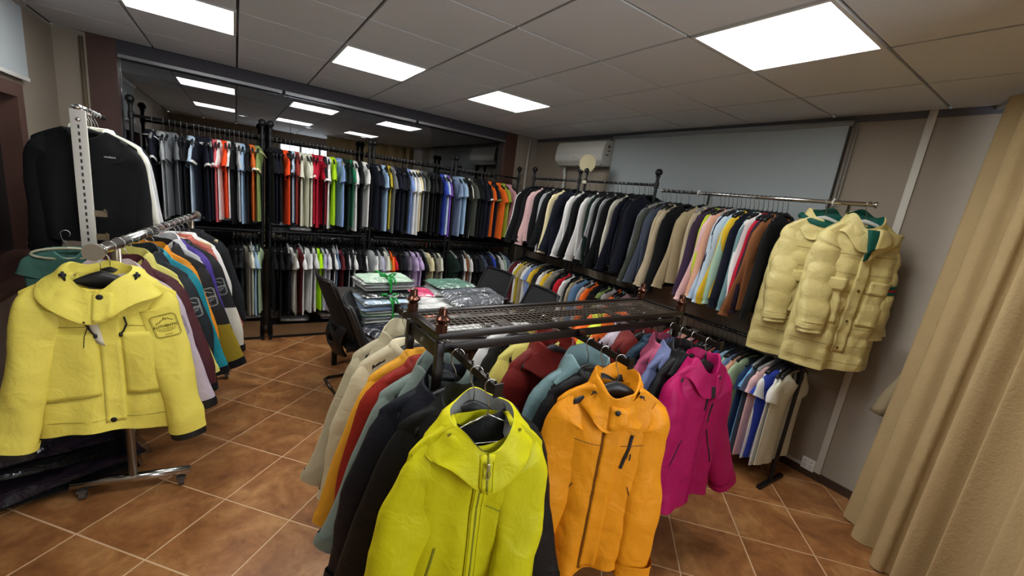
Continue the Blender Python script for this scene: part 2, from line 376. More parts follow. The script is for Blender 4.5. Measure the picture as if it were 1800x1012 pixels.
# left wall window with roller blind
win2 = tag(bpy.data.objects.new('window_2', None), kind='structure'); lk(win2)
f2 = MB()
f2.box((X0+.005, wy1-.05, (wz0+wz1)/2), (.13, .1, wz1-wz0)); f2.box((X0+.005, wy0+.05, (wz0+wz1)/2), (.13, .1, wz1-wz0))
f2.box((X0+.005, (wy0+wy1)/2, wz1-.04), (.13, wy1-wy0-.2, .08)); f2.box((X0+.005, (wy0+wy1)/2, wz0+.05), (.13, wy1-wy0-.2, .1)); f2.box((X0+.005, 3.1, (wz0+wz1)/2), (.1, .07, wz1-wz0-.2))
f2.build('frame', WOOD, win2); box('sill', (X0+.07, (wy0+wy1)/2, wz0-.015), (.18, wy1-wy0+.1, .035), WOOD, win2, b=.006)
dk = plain('dark_pane', '#15171b', .06, spec=.6)  # opaque near-black glossy panes
for a, b in ((wy0+.1, 3.065), (3.135, wy1-.1)): box('pane', (X0-.03, (a+b)/2, (wz0+wz1)/2), (.01, b-a, wz1-wz0-.16), dk, win2)
bl = root('roller_blind', (X0, 0, 0), 0, 'pale grey roller blind with white bottom bar on the left window', 'blind')
MB().box((.035, 3.28, 2.345), (.003, 2.12, .46)).build('blind_fabric', plain('blind_grey', '#aeb6ba', .8, bump=.05, bscale=200), bl)
MB().tube([(.035, 2.2, 2.585), (.035, 4.36, 2.585)], .024, 14).build('roller', WHITE_PLASTIC, bl, True)
box('bottom_bar', (.035, 3.28, 2.117), (.014, 2.14, .026), WHITE_PLASTIC, bl, b=.004)

# right wall: trunking, baseboard, socket, screen, air conditioner
TR = plain('trunking', '#c3bfb4', .5)
st(box('trim_1', (X1-.008, .897, (.055+CEIL)/2), (.016, .042, CEIL-.055), TR, b=.004))
st(box('trim_2', (X1-.008, 1.6, .07), (.016, 1.36, .022), TR, b=.004))
st(box('trim_3', (X1-.006, (Y0+Y1)/2, CEIL-.022), (.012, Y1-Y0, .044), plain('coving', '#55555a', .7)))
st(MB().tube([(3.44, Y1-.03, .05), (3.44, Y1-.03, 2.6)], .014).build('trim_4', TR, None, True))
st(MB().tube([(-1.02, Y1-.03, .05), (-1.02, Y1-.03, 2.58)], .013).build('trim_5', plain('brass_pipe', '#b3a48c', .25, .8), None, True))
st(box('baseboard_right', (X1-.008, (Y0+Y1)/2, .03), (.018, Y1-Y0, .06), plain('baseboard', '#3a2a20', .5)))
st(box('baseboard_left', (X0+.008, (Y0+Y1)/2, .03), (.018, Y1-Y0, .06), plain('baseboard', '#3a2a20', .5)))
sk = root('wall_socket', (X1, .962, .095), 0, 'white double power socket low on the taupe wall', 'socket')
box('plate', (-.012, 0, 0), (.024, .088, .088), WHITE_PLASTIC, sk, b=.004)
pn = MB()
for dy in (-.02, .02):
    pn.box((-.0245, dy, -.022), (.002, .003, .009)); pn.box((-.0245, dy-.008, -.008), (.002, .008, .003), rx=.5); pn.box((-.0245, dy+.008, -.008), (.002, .008, .003), rx=-.5)
pn.box((-.0245, -.02, .024), (.002, .01, .005)); pn.box((-.0245, .02, .024), (.002, .01, .005))
pn.build('pin_slots', plain('slot_dark', '#2b2b2b', .6), sk)
ps = root('projection_screen', (X1, 0, 0), 0, 'large pale grey projection screen pulled down over the taupe wall', 'screen')
SY0, SY1 = 1.303, 3.50
sv = []; sf = []
for i in range(25):
    y = SY0+(SY1-SY0)*i/24
    for j in range(11): z = 2.555-1.2*j/10; sv.append((-.05+.006*math.sin(y*6)*math.sin(z*1.5), y, z))
for i in range(24):
    for j in range(10): k = i*11+j; sf.append((k, k+11, k+12, k+1))
ob('screen_cloth', mesh('screen_cloth', sv, sf), plain('screen_cloth', '#9aa2a4', .8, noise=.03, scale=1.2), ps)
MB().tube([(-.04, SY0-.02, 2.565), (-.04, SY1+.03, 2.565)], .022, 14).build('roller_case', plain('case_grey', '#85898c', .5), ps, True)
box('side_edge', (-.047, SY0-.004, 1.96), (.006, .008, 1.19), plain('edge_black', '#1e1e20', .6), ps)
MB().tube([(-.04, SY0-.025, 2.55), (-.04, SY0-.03, 1.3)], .004, 6).tube([(-.035, SY0-.045, 2.55), (-.035, SY0-.05, 1.32)], .004, 6).build('pull_cord', plain('cord_grey', '#8f8f8c', .6), ps, True)
box('bottom_bar', (-.05, (SY0+SY1)/2, 1.352), (.016, SY1-SY0, .03), plain('case_grey', '#85898c', .5), ps, b=.004)

ac = root('air_conditioner', (X1, 3.93, 2.39), 0, 'white wall-mounted air conditioner beside the projection screen', 'air conditioner')
prof = [(0, .14), (-.13, .14), (-.165, .125), (-.185, .06), (-.195, -.02), (-.195, -.075), (-.175, -.10), (-.10, -.14), (0, -.14)]
hy = .42; V = [(x, -hy, z) for x, z in prof]+[(x, hy, z) for x, z in prof]; n = len(prof)
F = [(i, (i+1) % n, n+(i+1) % n, n+i) for i in range(n)]+[tuple(range(n))[::-1], tuple(range(n, 2*n))]
bm = bmesh.new(); vs = [bm.verts.new(v) for v in V]; [bm.faces.new([vs[i] for i in f]) for f in F]; bmesh.ops.recalc_face_normals(bm, faces=bm.faces)
bmesh.ops.bevel(bm, geom=[e for e in bm.edges], offset=.006, segments=2, affect='EDGES')
me = bpy.data.meshes.new('casing'); bm.to_mesh(me); bm.free(); ob('casing', me, plain('ac_white', '#c6c5bf', .3), ac)
box('air_louvre', (-.145, 0, -.122), (.075, .76, .008), plain('ac_louvre', '#a9a9a5', .4), ac, ry=-.55)
box('seam', (-.1965, 0, -.035), (.003, .80, .005), plain('ac_seam', '#e4e4e0', .2), ac)
box('maker_badge', (-.1975, .05, -.055), (.002, .035, .008), plain('badge_grey', '#8d8d8d', .4), ac)
lb = MB(); lb.box((-.105, -hy-.0008, .07), (.04, .0016, .03)); lb.box((-.10, -hy-.0008, .025), (.04, .0016, .018)); lb.box((-.12, -hy-.0008, -.02), (.045, .0016, .018))
lb.build('rating_sticker', plain('sticker', '#6a6a68', .6), ac)
pp = MB(); pp.tube([(-.05, .36, -.13), (-.05, .37, -.2), (-.03, .37, -.26), (-.03, .37, -.55)], .02); pp.build('drain_pipe', WHITE_PLASTIC, ac, True)

# beige curtain, hung on a rail across the near corner
cu = root('curtain', (0, 0, 0), 0, 'full-height beige pleated curtain drawn across the corner by the socket wall', 'curtain')
pleats('cloth', (3.47, .575), (1.75, -.40), .012, 2.60, 9, .045, .075, fabric('curtain_beige', '#b39d74', bump=.3, bscale=60), cu, 11, rows=24, per=20, lean=(-.03, .03))
MB().tube([(3.59, .63, 2.607), (1.7, -.45, 2.607)], .012).build('curtain_rail', WHITE_PLASTIC, cu, True)
# ------------------------------------------------------------------ garment shapes (origin = the rail, garment faces -Y, width along X)
def sm(a): a = np.clip(a, 0, 1); return a*a*(3-2*a)
def crumple(x, y, z, seed, f=18, n=5):
    """ridged fold pattern in [-1,1]-ish for arrays"""
    rg = np.random.RandomState(seed); o = np.zeros_like(x)
    for i in range(n):
        k = rg.normal(size=3); k /= np.linalg.norm(k); k *= f*rg.uniform(.5, 1.5); p = rg.uniform(0, 6.28)
        w = .8*np.sin(1.7*(k[1]*x-k[0]*z)+p*2)+.5*np.sin(2.3*(k[2]*x+k[0]*y+k[0]*.5*z)+p)
        o += (1-2*np.abs(np.sin(.5*(k[0]*x+k[1]*y+k[2]*z+w)+p)))
    return o/n*1.3
SPEC = {
 'tee':   dict(W=.195, Wc=.225, Wh=.225, L=.68, drop=.055, nw=.085, nf=.085, dT=.011, dM=.016, dH=.022, amp=.008, sl=.20, a0=.088, a1=.082, b0=.020, b1=.024, th0=42, th1=20),
 'polo':  dict(W=.195, Wc=.225, Wh=.225, L=.68, drop=.055, nw=.075, nf=.06, dT=.011, dM=.016, dH=.021, amp=.007, sl=.21, a0=.088, a1=.080, b0=.020, b1=.024, th0=42, th1=20),
 'sweat': dict(W=.215, Wc=.255, Wh=.245, L=.66, drop=.065, nw=.08, nf=.055, dT=.012, dM=.015, dH=.016, amp=.006, sl=.66, a0=.090, a1=.056, b0=.021, b1=.019, th0=33, th1=5),
 'coat':  dict(W=.225, Wc=.265, Wh=.265, L=.74, drop=.06, nw=.085, nf=.05, dT=.014, dM=.020, dH=.022, amp=.008, sl=.65, a0=.098, a1=.066, b0=.034, b1=.030, th0=33, th1=6),
}
Z0 = -.098
def torso(S, nu=15, nv=13, seed=0, cr=0.0, crf=16, gap=None):
    """front and back sheet joined at the sides and over the shoulders; returns V, F"""
    rg = np.random.RandomState(seed)
    W, Wc, Wh, L, drop, nw, nf = (S[k] for k in ('W', 'Wc', 'Wh', 'L', 'drop', 'nw', 'nf'))
    s = np.sin(np.linspace(-1, 1, nu)*PI/2*.86)/math.sin(PI/2*.86)
    t = np.linspace(0, 1, nv)
    T, Sg = np.meshgrid(t, s, indexing='ij')
    hw = np.where(T < .2, W+(Wc-W)*sm(T/.2), Wc+(Wh-Wc)*sm((T-.2)/.8))
    xt = np.abs(Sg)*W
    sh = np.clip((xt-nw)/(W-nw), 0, 1)
    zsh = Z0-drop*(.85*sh+.15*sh**4)
    inn = np.clip(1-(xt/nw)**2, 0, 1)
    zf = zsh-nf*np.sqrt(inn); zb = zsh-S.get('nb', .012)*np.sqrt(inn)
    zh = Z0-L+.012*np.sin(Sg*3+seed)*(1 if cr else .5)
    base = np.where(T < .3, S['dT']+(S['dM']-S['dT'])*sm(T/.3), S['dM']+(S['dH']-S['dM'])*sm((T-.3)/.7))
    neck = np.exp(-(xt/nw)**4)*np.exp(-(T/.16)**2)*.035
    prof = (1-np.abs(Sg)**2.6)**.7
    out = []
    k1, k2, k3 = rg.uniform(5, 9), rg.uniform(9, 14), rg.uniform(3, 5); p1, p2, p3 = rg.uniform(0, 6.28, 3)
    wob = .9*np.sin(2.2*T+p3)
    edge = 1-Sg**6
    sway = S['amp']*.8*np.sin(2.4*T+p1)*T
    for fb, zt in ((-1, zf), (1, zb)):
        z = zt+(zh-zt)*T
        x = Sg*hw*(1+.012*np.sin(5*T+p2))
        y = fb*(base*prof+neck)
        fold = S['amp']*(.25+.9*T**1.2)*(np.sin(k1*Sg+wob+p1+fb)+.55*np.sin(k2*Sg-wob*1.3+p2)+.4*np.sin(k3*Sg+2*T+p3))
        y = y+fold*edge+sway
        if cr: y = y+cr*(crumple(x, 0*x, z, seed+(3 if fb > 0 else 0), crf)+.6*crumple(x, 0*x, z, seed+11, crf*2.3, 7))*edge*(.5+.5*sm(T*6))
        out.append(np.stack([x, y, z], -1))
    V = list(out[0].reshape(-1, 3)); F = []
    idx = lambda r, c: r*nu+c
    bi = np.zeros((nv, nu), int); 
    for r_ in range(nv):
        for c in range(nu):
            if c in (0, nu-1): bi[r_, c] = idx(r_, c)
            else: bi[r_, c] = len(V); V.append(out[1][r_, c])
    for r_ in range(nv-1):
        for c in range(nu-1):
            F.append((idx(r_, c), idx(r_, c+1), idx(r_+1, c+1), idx(r_+1, c))[::-1])
            F.append((bi[r_, c], bi[r_, c+1], bi[r_+1, c+1], bi[r_+1, c]))
    for c in range(nu-1):
        if abs(s[c]*W) >= nw*.98 or abs(s[c+1]*W) >= nw*.98:
            if abs(s[c]*W) > nw*.8 and abs(s[c+1]*W) > nw*.8:
                q = [idx(0, c), idx(0, c+1), bi[0, c+1], bi[0, c]]; q = [v for i, v in enumerate(q) if v not in q[:i]]
                if len(q) > 2: F.append(tuple(q))
    return V, F
def sleeve(S, side=1, nq=12, nr=9, seed=0, cr=0.0, crf=22, bend=0.0, fwd=0.0):
    rg = np.random.RandomState(seed+50)
    q = np.linspace(0, 1, nr)
    # the upper edge of the sleeve carries the shoulder line on; bend = extra swing of the forearm
    E = np.zeros((nr, 3)); dl = S['sl']/(nr-1); th1 = (S['th1'] if not hasattr(S['th1'], '__len__') else S['th1'][0 if side < 0 else 1])+rg.uniform(-2, 2)
    xe = S['W']-.045; she = (xe-S['nw'])/(S['W']-S['nw']); slope = math.degrees(math.atan2(S['drop']*.95, S['W']-S['nw']))
    E[0] = (xe, 0, Z0-S['drop']*.85*she-.006); th0 = 90-slope-4
    th = np.array([R(th0+(th1-th0)*sm(min(1, k*S['sl']/S.get('turn', .17)))-math.degrees(bend)*sm((k-.4)/.3)) for k in q])
    for i in range(1, nr):
        m = (th[i-1]+th[i])/2
        E[i] = E[i-1]+dl*np.array([math.sin(m), -fwd*(.3+q[i]), -math.cos(m)])
    aw = S['a0']+(S['a1']-S['a0'])*q**.8; bw = S['b0']+(S['b1']-S['b0'])*q
    ph = rg.uniform(0, 6.28)
    P = E-np.stack([np.cos(th)*aw, 0*aw, np.sin(th)*aw], -1)
    V = []
    for i in range(nr):
        f = np.linspace(0, 2*PI, nq, endpoint=False)
        cx, sx = np.cos(f), np.sin(f)
        cx = np.sign(cx)*np.abs(cx)**.9
        aa = aw[i]*(1+.05*math.sin(9*q[i]+ph)); bb = bw[i]*(1+.22*math.sin(7*q[i]+ph*2))*(.45+.55*min(1, q[i]*S['sl']/.09))
        perp = np.array([math.cos(th[i]), 0, math.sin(th[i])])
        pts = P[i]+np.outer(cx*aa, perp)+np.outer(sx*bb, [0, 1, 0])
        pts[:, 1] += .10*bw[i]*np.sin(3*f+6*q[i]+ph)
        V.append(pts)
    V = np.array(V)
    if cr:
        n_ = crumple(V[..., 0], V[..., 1], V[..., 2], seed+9, crf)
        cen = P[:, None, :]; d = V-cen; V = V+d/np.maximum(np.linalg.norm(d, axis=-1, keepdims=True), .01)*(cr*n_[..., None]*sm(q*4)[:, None, None])
    V = V.reshape(-1, 3)
    V[:, 0] *= side
    F = []
    for i in range(nr-1):
        for k in range(nq):
            fc = (i*nq+k, i*nq+(k+1) % nq, (i+1)*nq+(k+1) % nq, (i+1)*nq+k)
            F.append(fc if side > 0 else fc[::-1])
    return [tuple(v) for v in V], F, (P*np.array([side, 1, 1]), th, aw, bw)
def sleeve_band(S, side, q0, q1, grow, seed=0, nq=12, nr=9, steps=2, bend=0.0, fwd=0.0, zig=False):
    """a ring round the sleeve between fractions q0..q1 (cuffs, trims)"""
    V, F, (P, th, aw, bw) = sleeve(S, side, nq, nr, seed, bend=bend, fwd=fwd)
    V = np.array(V).reshape(nr, nq, 3); q = np.linspace(0, 1, nr); out = []
    for k in range(steps+1):
        qq = q0+(q1-q0)*k/steps; f = min(qq, 1)*(nr-1); i = min(int(f), nr-2); w_ = f-i
        ring = V[i]*(1-w_)+V[i+1]*w_; c = P[i]*(1-w_)+P[i+1]*w_
        if qq > 1: d = (P[-1]-P[-2])/np.linalg.norm(P[-1]-P[-2])*S['sl']*(qq-1); ring = ring+d; c = c+d
        g_ = grow[k] if hasattr(grow, '__len__') else grow
        dd = ring-c; ring = c+dd*(1+g_/np.maximum(np.linalg.norm(dd, axis=1, keepdims=True), .012)); out.append(ring)
    V2 = np.array(out).reshape(-1, 3); F2 = []
    for i in range(steps):
        for k in range(nq): F2.append((i*nq+k, i*nq+(k+1) % nq, (i+1)*nq+(k+1) % nq, (i+1)*nq+k))
    return [tuple(v) for v in V2], F2
def ring_loft(loops, closed=True):
    V = [tuple(p) for l in loops for p in l]; n = len(loops[0]); F = []
    for i in range(len(loops)-1):
        for k in range(n if closed else n-1): F.append((i*n+k, i*n+(k+1) % n, (i+1)*n+(k+1) % n, (i+1)*n+k))
    return V, F
def neck_collar(S, h=.03, flare=.022, turn=True, n=20):
    """polo collar: stands at the neck and folds over"""
    lo = []
    for (g, dz) in ((0, 0), (-.004, h), (.006, h+.006), (flare, h*.2), (flare+.004, -.006)):
        L_ = []
        for k in range(n):
            a = 2*PI*(k+.5)/n-PI/2; ca, sa = math.cos(a), math.sin(a)
            fr_ = max(0, -sa); dip = S['nf']*fr_**2*.85
            L_.append(((S['nw']+g)*ca, (.038+g)*sa, Z0-.004-dip+dz*(1-.35*fr_)-(flare if dz < h*.5 and g > 0 else 0)*.4*fr_))
        lo.append(L_)
    return ring_loft(lo)
def neck_rib(S, n=18):
    lo = []
    for (g, dz) in ((.004, -.016), (-.002, 0), (-.010, .008), (-.014, -.002)):
        lo.append([((S['nw']+g)*math.cos(a), (.034+g)*math.sin(a), Z0-.012-S['nf']*.9*max(0, -math.sin(a))**1.6+dz) for a in [2*PI*k/n for k in range(n)]])
    return ring_loft(lo)
def hood(seed=0, n=36, rx=.10, ry=.075, up=.035, spread=.065, down=.075, dip=.075, cr=.008, back=.02, rings=12):
    """hood slumped open round the neck: lining inside, thin rim, outer cloth falling flat onto the shoulders; (V,F) outer and lining"""
    a = np.array([2*PI*k/n-PI/2 for k in range(n)]); ca, sa = np.cos(a), np.sin(a)
    f_ = np.clip(-sa, 0, 1)**1.7; b_ = np.clip(sa, 0, 1); base = Z0-.01
    big = .5*np.sin(2*a+seed)+.6*np.sin(3*a+seed*1.7)+.45*np.sin(5*a+seed*.6)
    def loop(gx, gy, z, tilt, c, c2=0):
        x = gx*ca*(1+.03*np.sin(3*a+seed)); y = gy*sa+back*b_-.004*f_
        return np.stack([x, y, z-dip*f_*tilt+.012*b_*tilt+c*big], -1)
    l_in = [loop(rx*.80, ry*.72, base-.06, .55, 0), loop(rx*.88, ry*.82, base-.02, .8, cr*.3), loop(rx*.985, ry*.98, base+up-.004, 1, cr), loop(rx, ry, base+up, 1, cr)]
    prof = [(0, up, 1), (.008, up+.001, 1.0), (spread*.25, up*.72, 1.06), (spread*.55, up*.1-.012, 1.13), (spread*.85, -down*.45, 1.2), (spread*1.02, -down*.72, 1.24), (spread*1.0, -down*.86, 1.24), (spread*.80, -down*.9, 1.2), (.01, -down*.86, 1.0)]
    ps = np.linspace(0, len(prof)-1, rings*2); lo = []
    for q in ps:
        i = min(int(q), len(prof)-2); w_ = q-i; g_, z_, t_ = [prof[i][k]*(1-w_)+prof[i+1][k]*w_ for k in range(3)]
        L_ = loop(rx+g_*(1-.12*f_), ry+g_*(.72-.42*f_), base+z_, t_, cr*(1+q*.12))
        m = math.sin(PI*min(1, q/6.2))**.7 if q < 6.2 else 0
        d = crumple(L_[:, 0]*1.0, L_[:, 1], L_[:, 2], int(seed)+5, 30, 6)*cr*1.1*m
        L_[:, 0] += d*ca*.8; L_[:, 1] += d*sa*.8; L_[:, 2] += d*.7
        lo.append(L_)
    return ring_loft(lo), ring_loft(l_in)

# ---- hangers
def hanger_body(wd=.2, drop=.06, neck=.05, thick=.012, wide=.012, block=.0, n=17):
    """arched shoulder bar, optionally with a broad trapezoid neck block"""
    V = []; F = []
    for i in range(n):
        s = -1+2*i/(n-1); a = abs(s); x = s*wd
        top = -.090-drop*(a**1.25)+(0 if block == 0 else -.0)
        hgt = .018+(neck)*max(0, 1-a*3.2)**1.0+.008*a
        if block: hgt += block*max(0, 1-max(0, a*wd-.045)/.03)*(1 if a*wd < .075 else 0); 
        th = thick+wide*a
        V += [(x, -th/2, top), (x, th/2, top), (x, th/2+.002, top-hgt*.5), (x, th/2, top-hgt), (x, -th/2, top-hgt), (x, -th/2-.002, top-hgt*.5)]
    for i in range(n-1):
        for k in range(6): F.append((i*6+k, i*6+(k+1) % 6, (i+1)*6+(k+1) % 6, (i+1)*6+k))
    F.append(tuple(range(6))[::-1]); F.append(tuple(range((n-1)*6, n*6)))
    return V, F
def hook_pts(r=.019):
    pts = [(r*math.cos(a), 0, r*math.sin(a)) for a in np.linspace(R(-55), R(195), 14)]
    pts += [(-r*.75, 0, -.028), (-.004, 0, -.046), (0, 0, -.060), (0, 0, -.096)]
    return pts
def hook_mesh(rad=.0019, r=.019, n=6):
    b = MB().tube(hook_pts(r), rad, n); return mesh('hook', b.V, b.F)
HB = {'slim': mesh('shoulder_bar', *hanger_body(.175, .058, .012, .010, .004)), 'broad': mesh('shoulder_bar', *hanger_body(.158, .085, .03, .014, .024, .03, 33)),
      'wire': None}
b_ = MB().tube([(0, 0, -.094), (.05, 0, -.117), (.155, 0, -.178), (.16, 0, -.185), (.15, 0, -.189), (-.15, 0, -.189), (-.16, 0, -.185), (-.155, 0, -.178), (-.05, 0, -.117), (0, 0, -.094)], .0022, 6)
HB['wire'] = mesh('shoulder_bar', b_.V, b_.F)
HOOKS = {}
def make_hanger(loc, rz, kind, mat, label, r=.019, group=None, fine=False, sc_=1.0):
    t = root('clothes_hanger', loc, rz, label, 'hanger', group); t.scale = (sc_, sc_, sc_)
    ob('shoulder_bar', HB[kind], mat, t)
    k = (r, fine)
    if k not in HOOKS: HOOKS[k] = hook_mesh(.0019, r, 10 if fine else 6)
    ob('hook', HOOKS[k], HOOK, t)
    return t

# ---- shared meshes of the garments on the long rails
BANK = {}
for kd in ('tee', 'polo', 'sweat', 'coat'):
    S = SPEC[kd]
    for v in range(4):
        sd = {'tee': 100, 'polo': 200, 'sweat': 300, 'coat': 400}[kd]+v*7
        BANK[kd, v, 'torso'] = mesh('torso', *torso(S, 15, 13, sd))
        for side in (-1, 1):
            nr = 7 if kd in ('tee', 'polo') else 13
            bend = 0 if kd in ('tee', 'polo') else .10*((v % 2)*2-1)*(.5 if side > 0 else 1)
            V, F, _i = sleeve(S, side, 12, nr, sd+side, bend=bend, fwd=.06*(v-1.5))
            BANK[kd, v, 'sleeve', side] = mesh('sleeve', V, F)
            if kd in ('sweat', 'coat'):
                V, F = sleeve_band(S, side, .955, 1.06, [.004, -.004, -.004, .002], sd+side, 12, nr, 3, bend, .06*(v-1.5)); BANK[kd, v, 'cuff', side] = mesh('cuff', V, F)
            else:
                V, F = sleeve_band(S, side, .90, 1.005, [.0022, .0022], sd+side, 12, nr, 1, bend, .06*(v-1.5)); BANK[kd, v, 'trim', side] = mesh('sleeve_trim', V, F)
    BANK[kd, 'collar'] = mesh('collar', *(neck_collar(S) if kd == 'polo' else neck_rib(S) if kd == 'tee' else ring_loft([[((S['nw']+g)*math.cos(a), (.04+g*.8)*math.sin(a), Z0-S['nf']*.8*max(0, -math.sin(a))**2+dz) for a in [2*PI*k/20 for k in range(20)]] for g, dz in ((.012, -.03), (.014, .0), (.004, .018), (-.012, .012), (-.02, -.03))])))
    if kd == 'polo': BANK[kd, 'collar_stripe'] = mesh('collar_stripe', *ring_loft([[((S['nw']+.0275)*math.cos(a), (.0675)*math.sin(a), Z0-.004-S['nf']*.85*max(0, -math.sin(a))**2-.009-.009*max(0, -math.sin(a))+dz) for a in [2*PI*(k+.5)/20 for k in range(20)]] for dz in (-.004, .004)]))
NOUN = dict(tee=('t_shirt', 'T-shirt', 'T-shirt'), polo=('polo_shirt', 'polo shirt', 'polo shirt'), sweat=('sweatshirt', 'long-sleeved top', 'sweatshirt'), coat=('jacket', 'jacket', 'jacket'))
TRIM = dict(w='white', b='black', c='cream', g='olivegreen')
TRIMW = dict(w='white-trimmed', b='black-trimmed', c='cream-trimmed', g='green-trimmed', s='white-striped')
def row_garment(kd, loc, rz, colour, label, trim=None, group=None, scale=1.0, var=0):
    nm, noun, cat = NOUN[kd]
    t = root(nm, loc, rz, label, cat, group); t.scale = (scale,)*3
    m = fabric(colour)
    ob('torso', BANK[kd, var, 'torso'], m, t)
    for side in (-1, 1):
        s_ = ob('sleeve', BANK[kd, var, 'sleeve', side], m, t)
        if kd in ('sweat', 'coat'): ob('cuff', BANK[kd, var, 'cuff', side], m, s_)
        elif trim in TRIM: ob('sleeve_trim', BANK[kd, var, 'trim', side], fabric(TRIM[trim]), s_)
    c_ = ob('collar', BANK[kd, 'collar'], m, t)
    if kd == 'polo' and trim in TRIM: ob('collar_stripe', BANK[kd, 'collar_stripe'], fabric(TRIM[trim]), c_)
    return t

# ------------------------------------------------------------------ garment racks
def ball(c, r): return [(r*math.cos(a)+1e-4, r*math.sin(a)) for a in np.linspace(-PI/2, PI/2, 11)]
def wall_rack(p0, p1, label, board_h, zr=2.03, zl=1.10):
    """tall black two-rail rack between plan points p0 and p1"""
    p0, p1 = Vector(p0), Vector(p1); d = p1-p0; Ln = d.length; rz = math.atan2(d.y, d.x)
    t = root('garment_rack', ((p0.x+p1.x)/2, (p0.y+p1.y)/2, 0), rz, label, 'garment rack', 'tall black two-rail racks')
    for s in (-1, 1):
        x = s*Ln/2
        po = MB().tube([(x, 0, .02), (x, 0, 2.115)], .0145, 12).lathe([(.019, 0), (.019, .10), (.015, .11)], (x, 0, 0), 12)
        for z in (zr, zl): po.lathe([(.015, -.03), (.021, -.025), (.021, .025), (.015, .03)], (x, 0, z), 12)
        po.build('post', BLACK_METAL, t, 'auto')
        MB().lathe([(.018, -.045), (.022, -.04), (.018, -.03)]+ball(0, .033), (x, 0, 2.158), 16).build('finial', BLACK_METAL, t, True)
        MB().box((x, 0, .012), (.03, .30, .024)).build('foot', BLACK_METAL, t)
        MB().tube([(x, -.0, .40), (x, -.17, .05)], .008, 8).build('brace', BLACK_METAL, t, True) if False else None
    MB().tube([(-Ln/2, 0, zr), (Ln/2, 0, zr)], .0125, 12).build('upper_rail', BLACK_METAL, t, True)
    MB().tube([(-Ln/2, 0, zl), (Ln/2, 0, zl)], .0125, 12).build('lower_rail', BLACK_METAL, t, True)
    MB().box((0, .03, zl+.038), (Ln-.04, .30, .012)).build('middle_shelf', BLACK_METAL, t)
    nb = MB()
    for k in (-1, 1): nb.lathe([(.0065, -.004), (.009, 0), (.0065, .004)], (k*(Ln/2-.03), -.016, zl+.0), 10)
    nb.build('screw_cap', plain('cap_white', '#bdbdb8', .4), t, True)
    box('bottom_shelf', (0, .02, board_h-.012), (Ln-.04, .24, .015), BLACK_METAL, t)
    box('front_board', (0, -.10, board_h/2+.012), (Ln-.05, .008, board_h-.03), plain('cardboard', '#7d6142', .8, noise=.06, scale=5), t)
    box('board_rail', (0, -.10, .016), (Ln-.04, .016, .024), BLACK_METAL, t)
    return t
RACK_Y = 4.85
BX = [(-.725, .216), (.283, 1.228), (1.274, 2.222), (2.276, 3.22)]
RNAME = ['first back rack', 'second back rack', 'third back rack', 'fourth back rack']
for i, (a, b) in enumerate(BX):
    wall_rack((a, RACK_Y), (b, RACK_Y), 'tall black garment rack with ball finials, %s along the glass wall' % ORD[i+1], .20 if i == 0 else .15)
BYR = [(4.46, 3.59), (3.49, 2.54)]
for i, (a, b) in enumerate(BYR):
    wall_rack((3.2, a), (3.2, b), 'tall black garment rack with ball finials, ' + ('under the air conditioner' if i == 0 else 'beside the projection screen'), .15, 2.045, 1.13)
# chrome rail at the end of that wall, with a black rail below
cr = root('chrome_rail', (3.2, 0, 0), 0, 'long chrome clothes rail in front of the projection screen', 'garment rack')
MB().tube([(0, 2.46, 2.0), (0, .925, 2.0)], .0135, 14).build('rail', CHROME, cr, True)
for y in (2.05, 1.08): MB().tube([(.08, y, .03), (.08, y, 2.02), (0, y, 2.0)], .012, 10).build('post', CHROME, cr, True)
for y in (2.463, .922): MB().lathe([(.016, -.006), (.019, -.004), (.019, .004), (.016, .006)], (0, 0, 0), 14).build('end_cap', CHROME, cr, True).matrix_local = Matrix.Translation((0, y, 2.0)) @ Matrix.Rotation(PI/2, 4, 'X')
lr_ = root('lower_rail_stand', (3.2, 0, 0), 0, 'low black clothes rail under the chrome rail', 'garment rack')
MB().tube([(0, 2.30, .985), (0, 1.02, .975)], .014, 12).build('rail', BLACK_METAL, lr_, True)
for y in (2.28, 1.04): MB().tube([(0, y, .02), (0, y, .98)], .013, 10).box((0, y, .012), (.34, .03, .024)).build('post', BLACK_METAL, lr_, 'auto')
for i, y in enumerate((2.10, 1.14)):
    d_ = root('size_disc', (3.2, y, 2.0), 0, 'round white size disc on the chrome rail, %s' % ('near the black hoodie' if i == 0 else 'by the padded coats'), 'size marker')
    MB().tube([(0, -.002, 0), (0, .002, 0)], .024, 18).build('disc', WHITE_PLASTIC, d_, True)

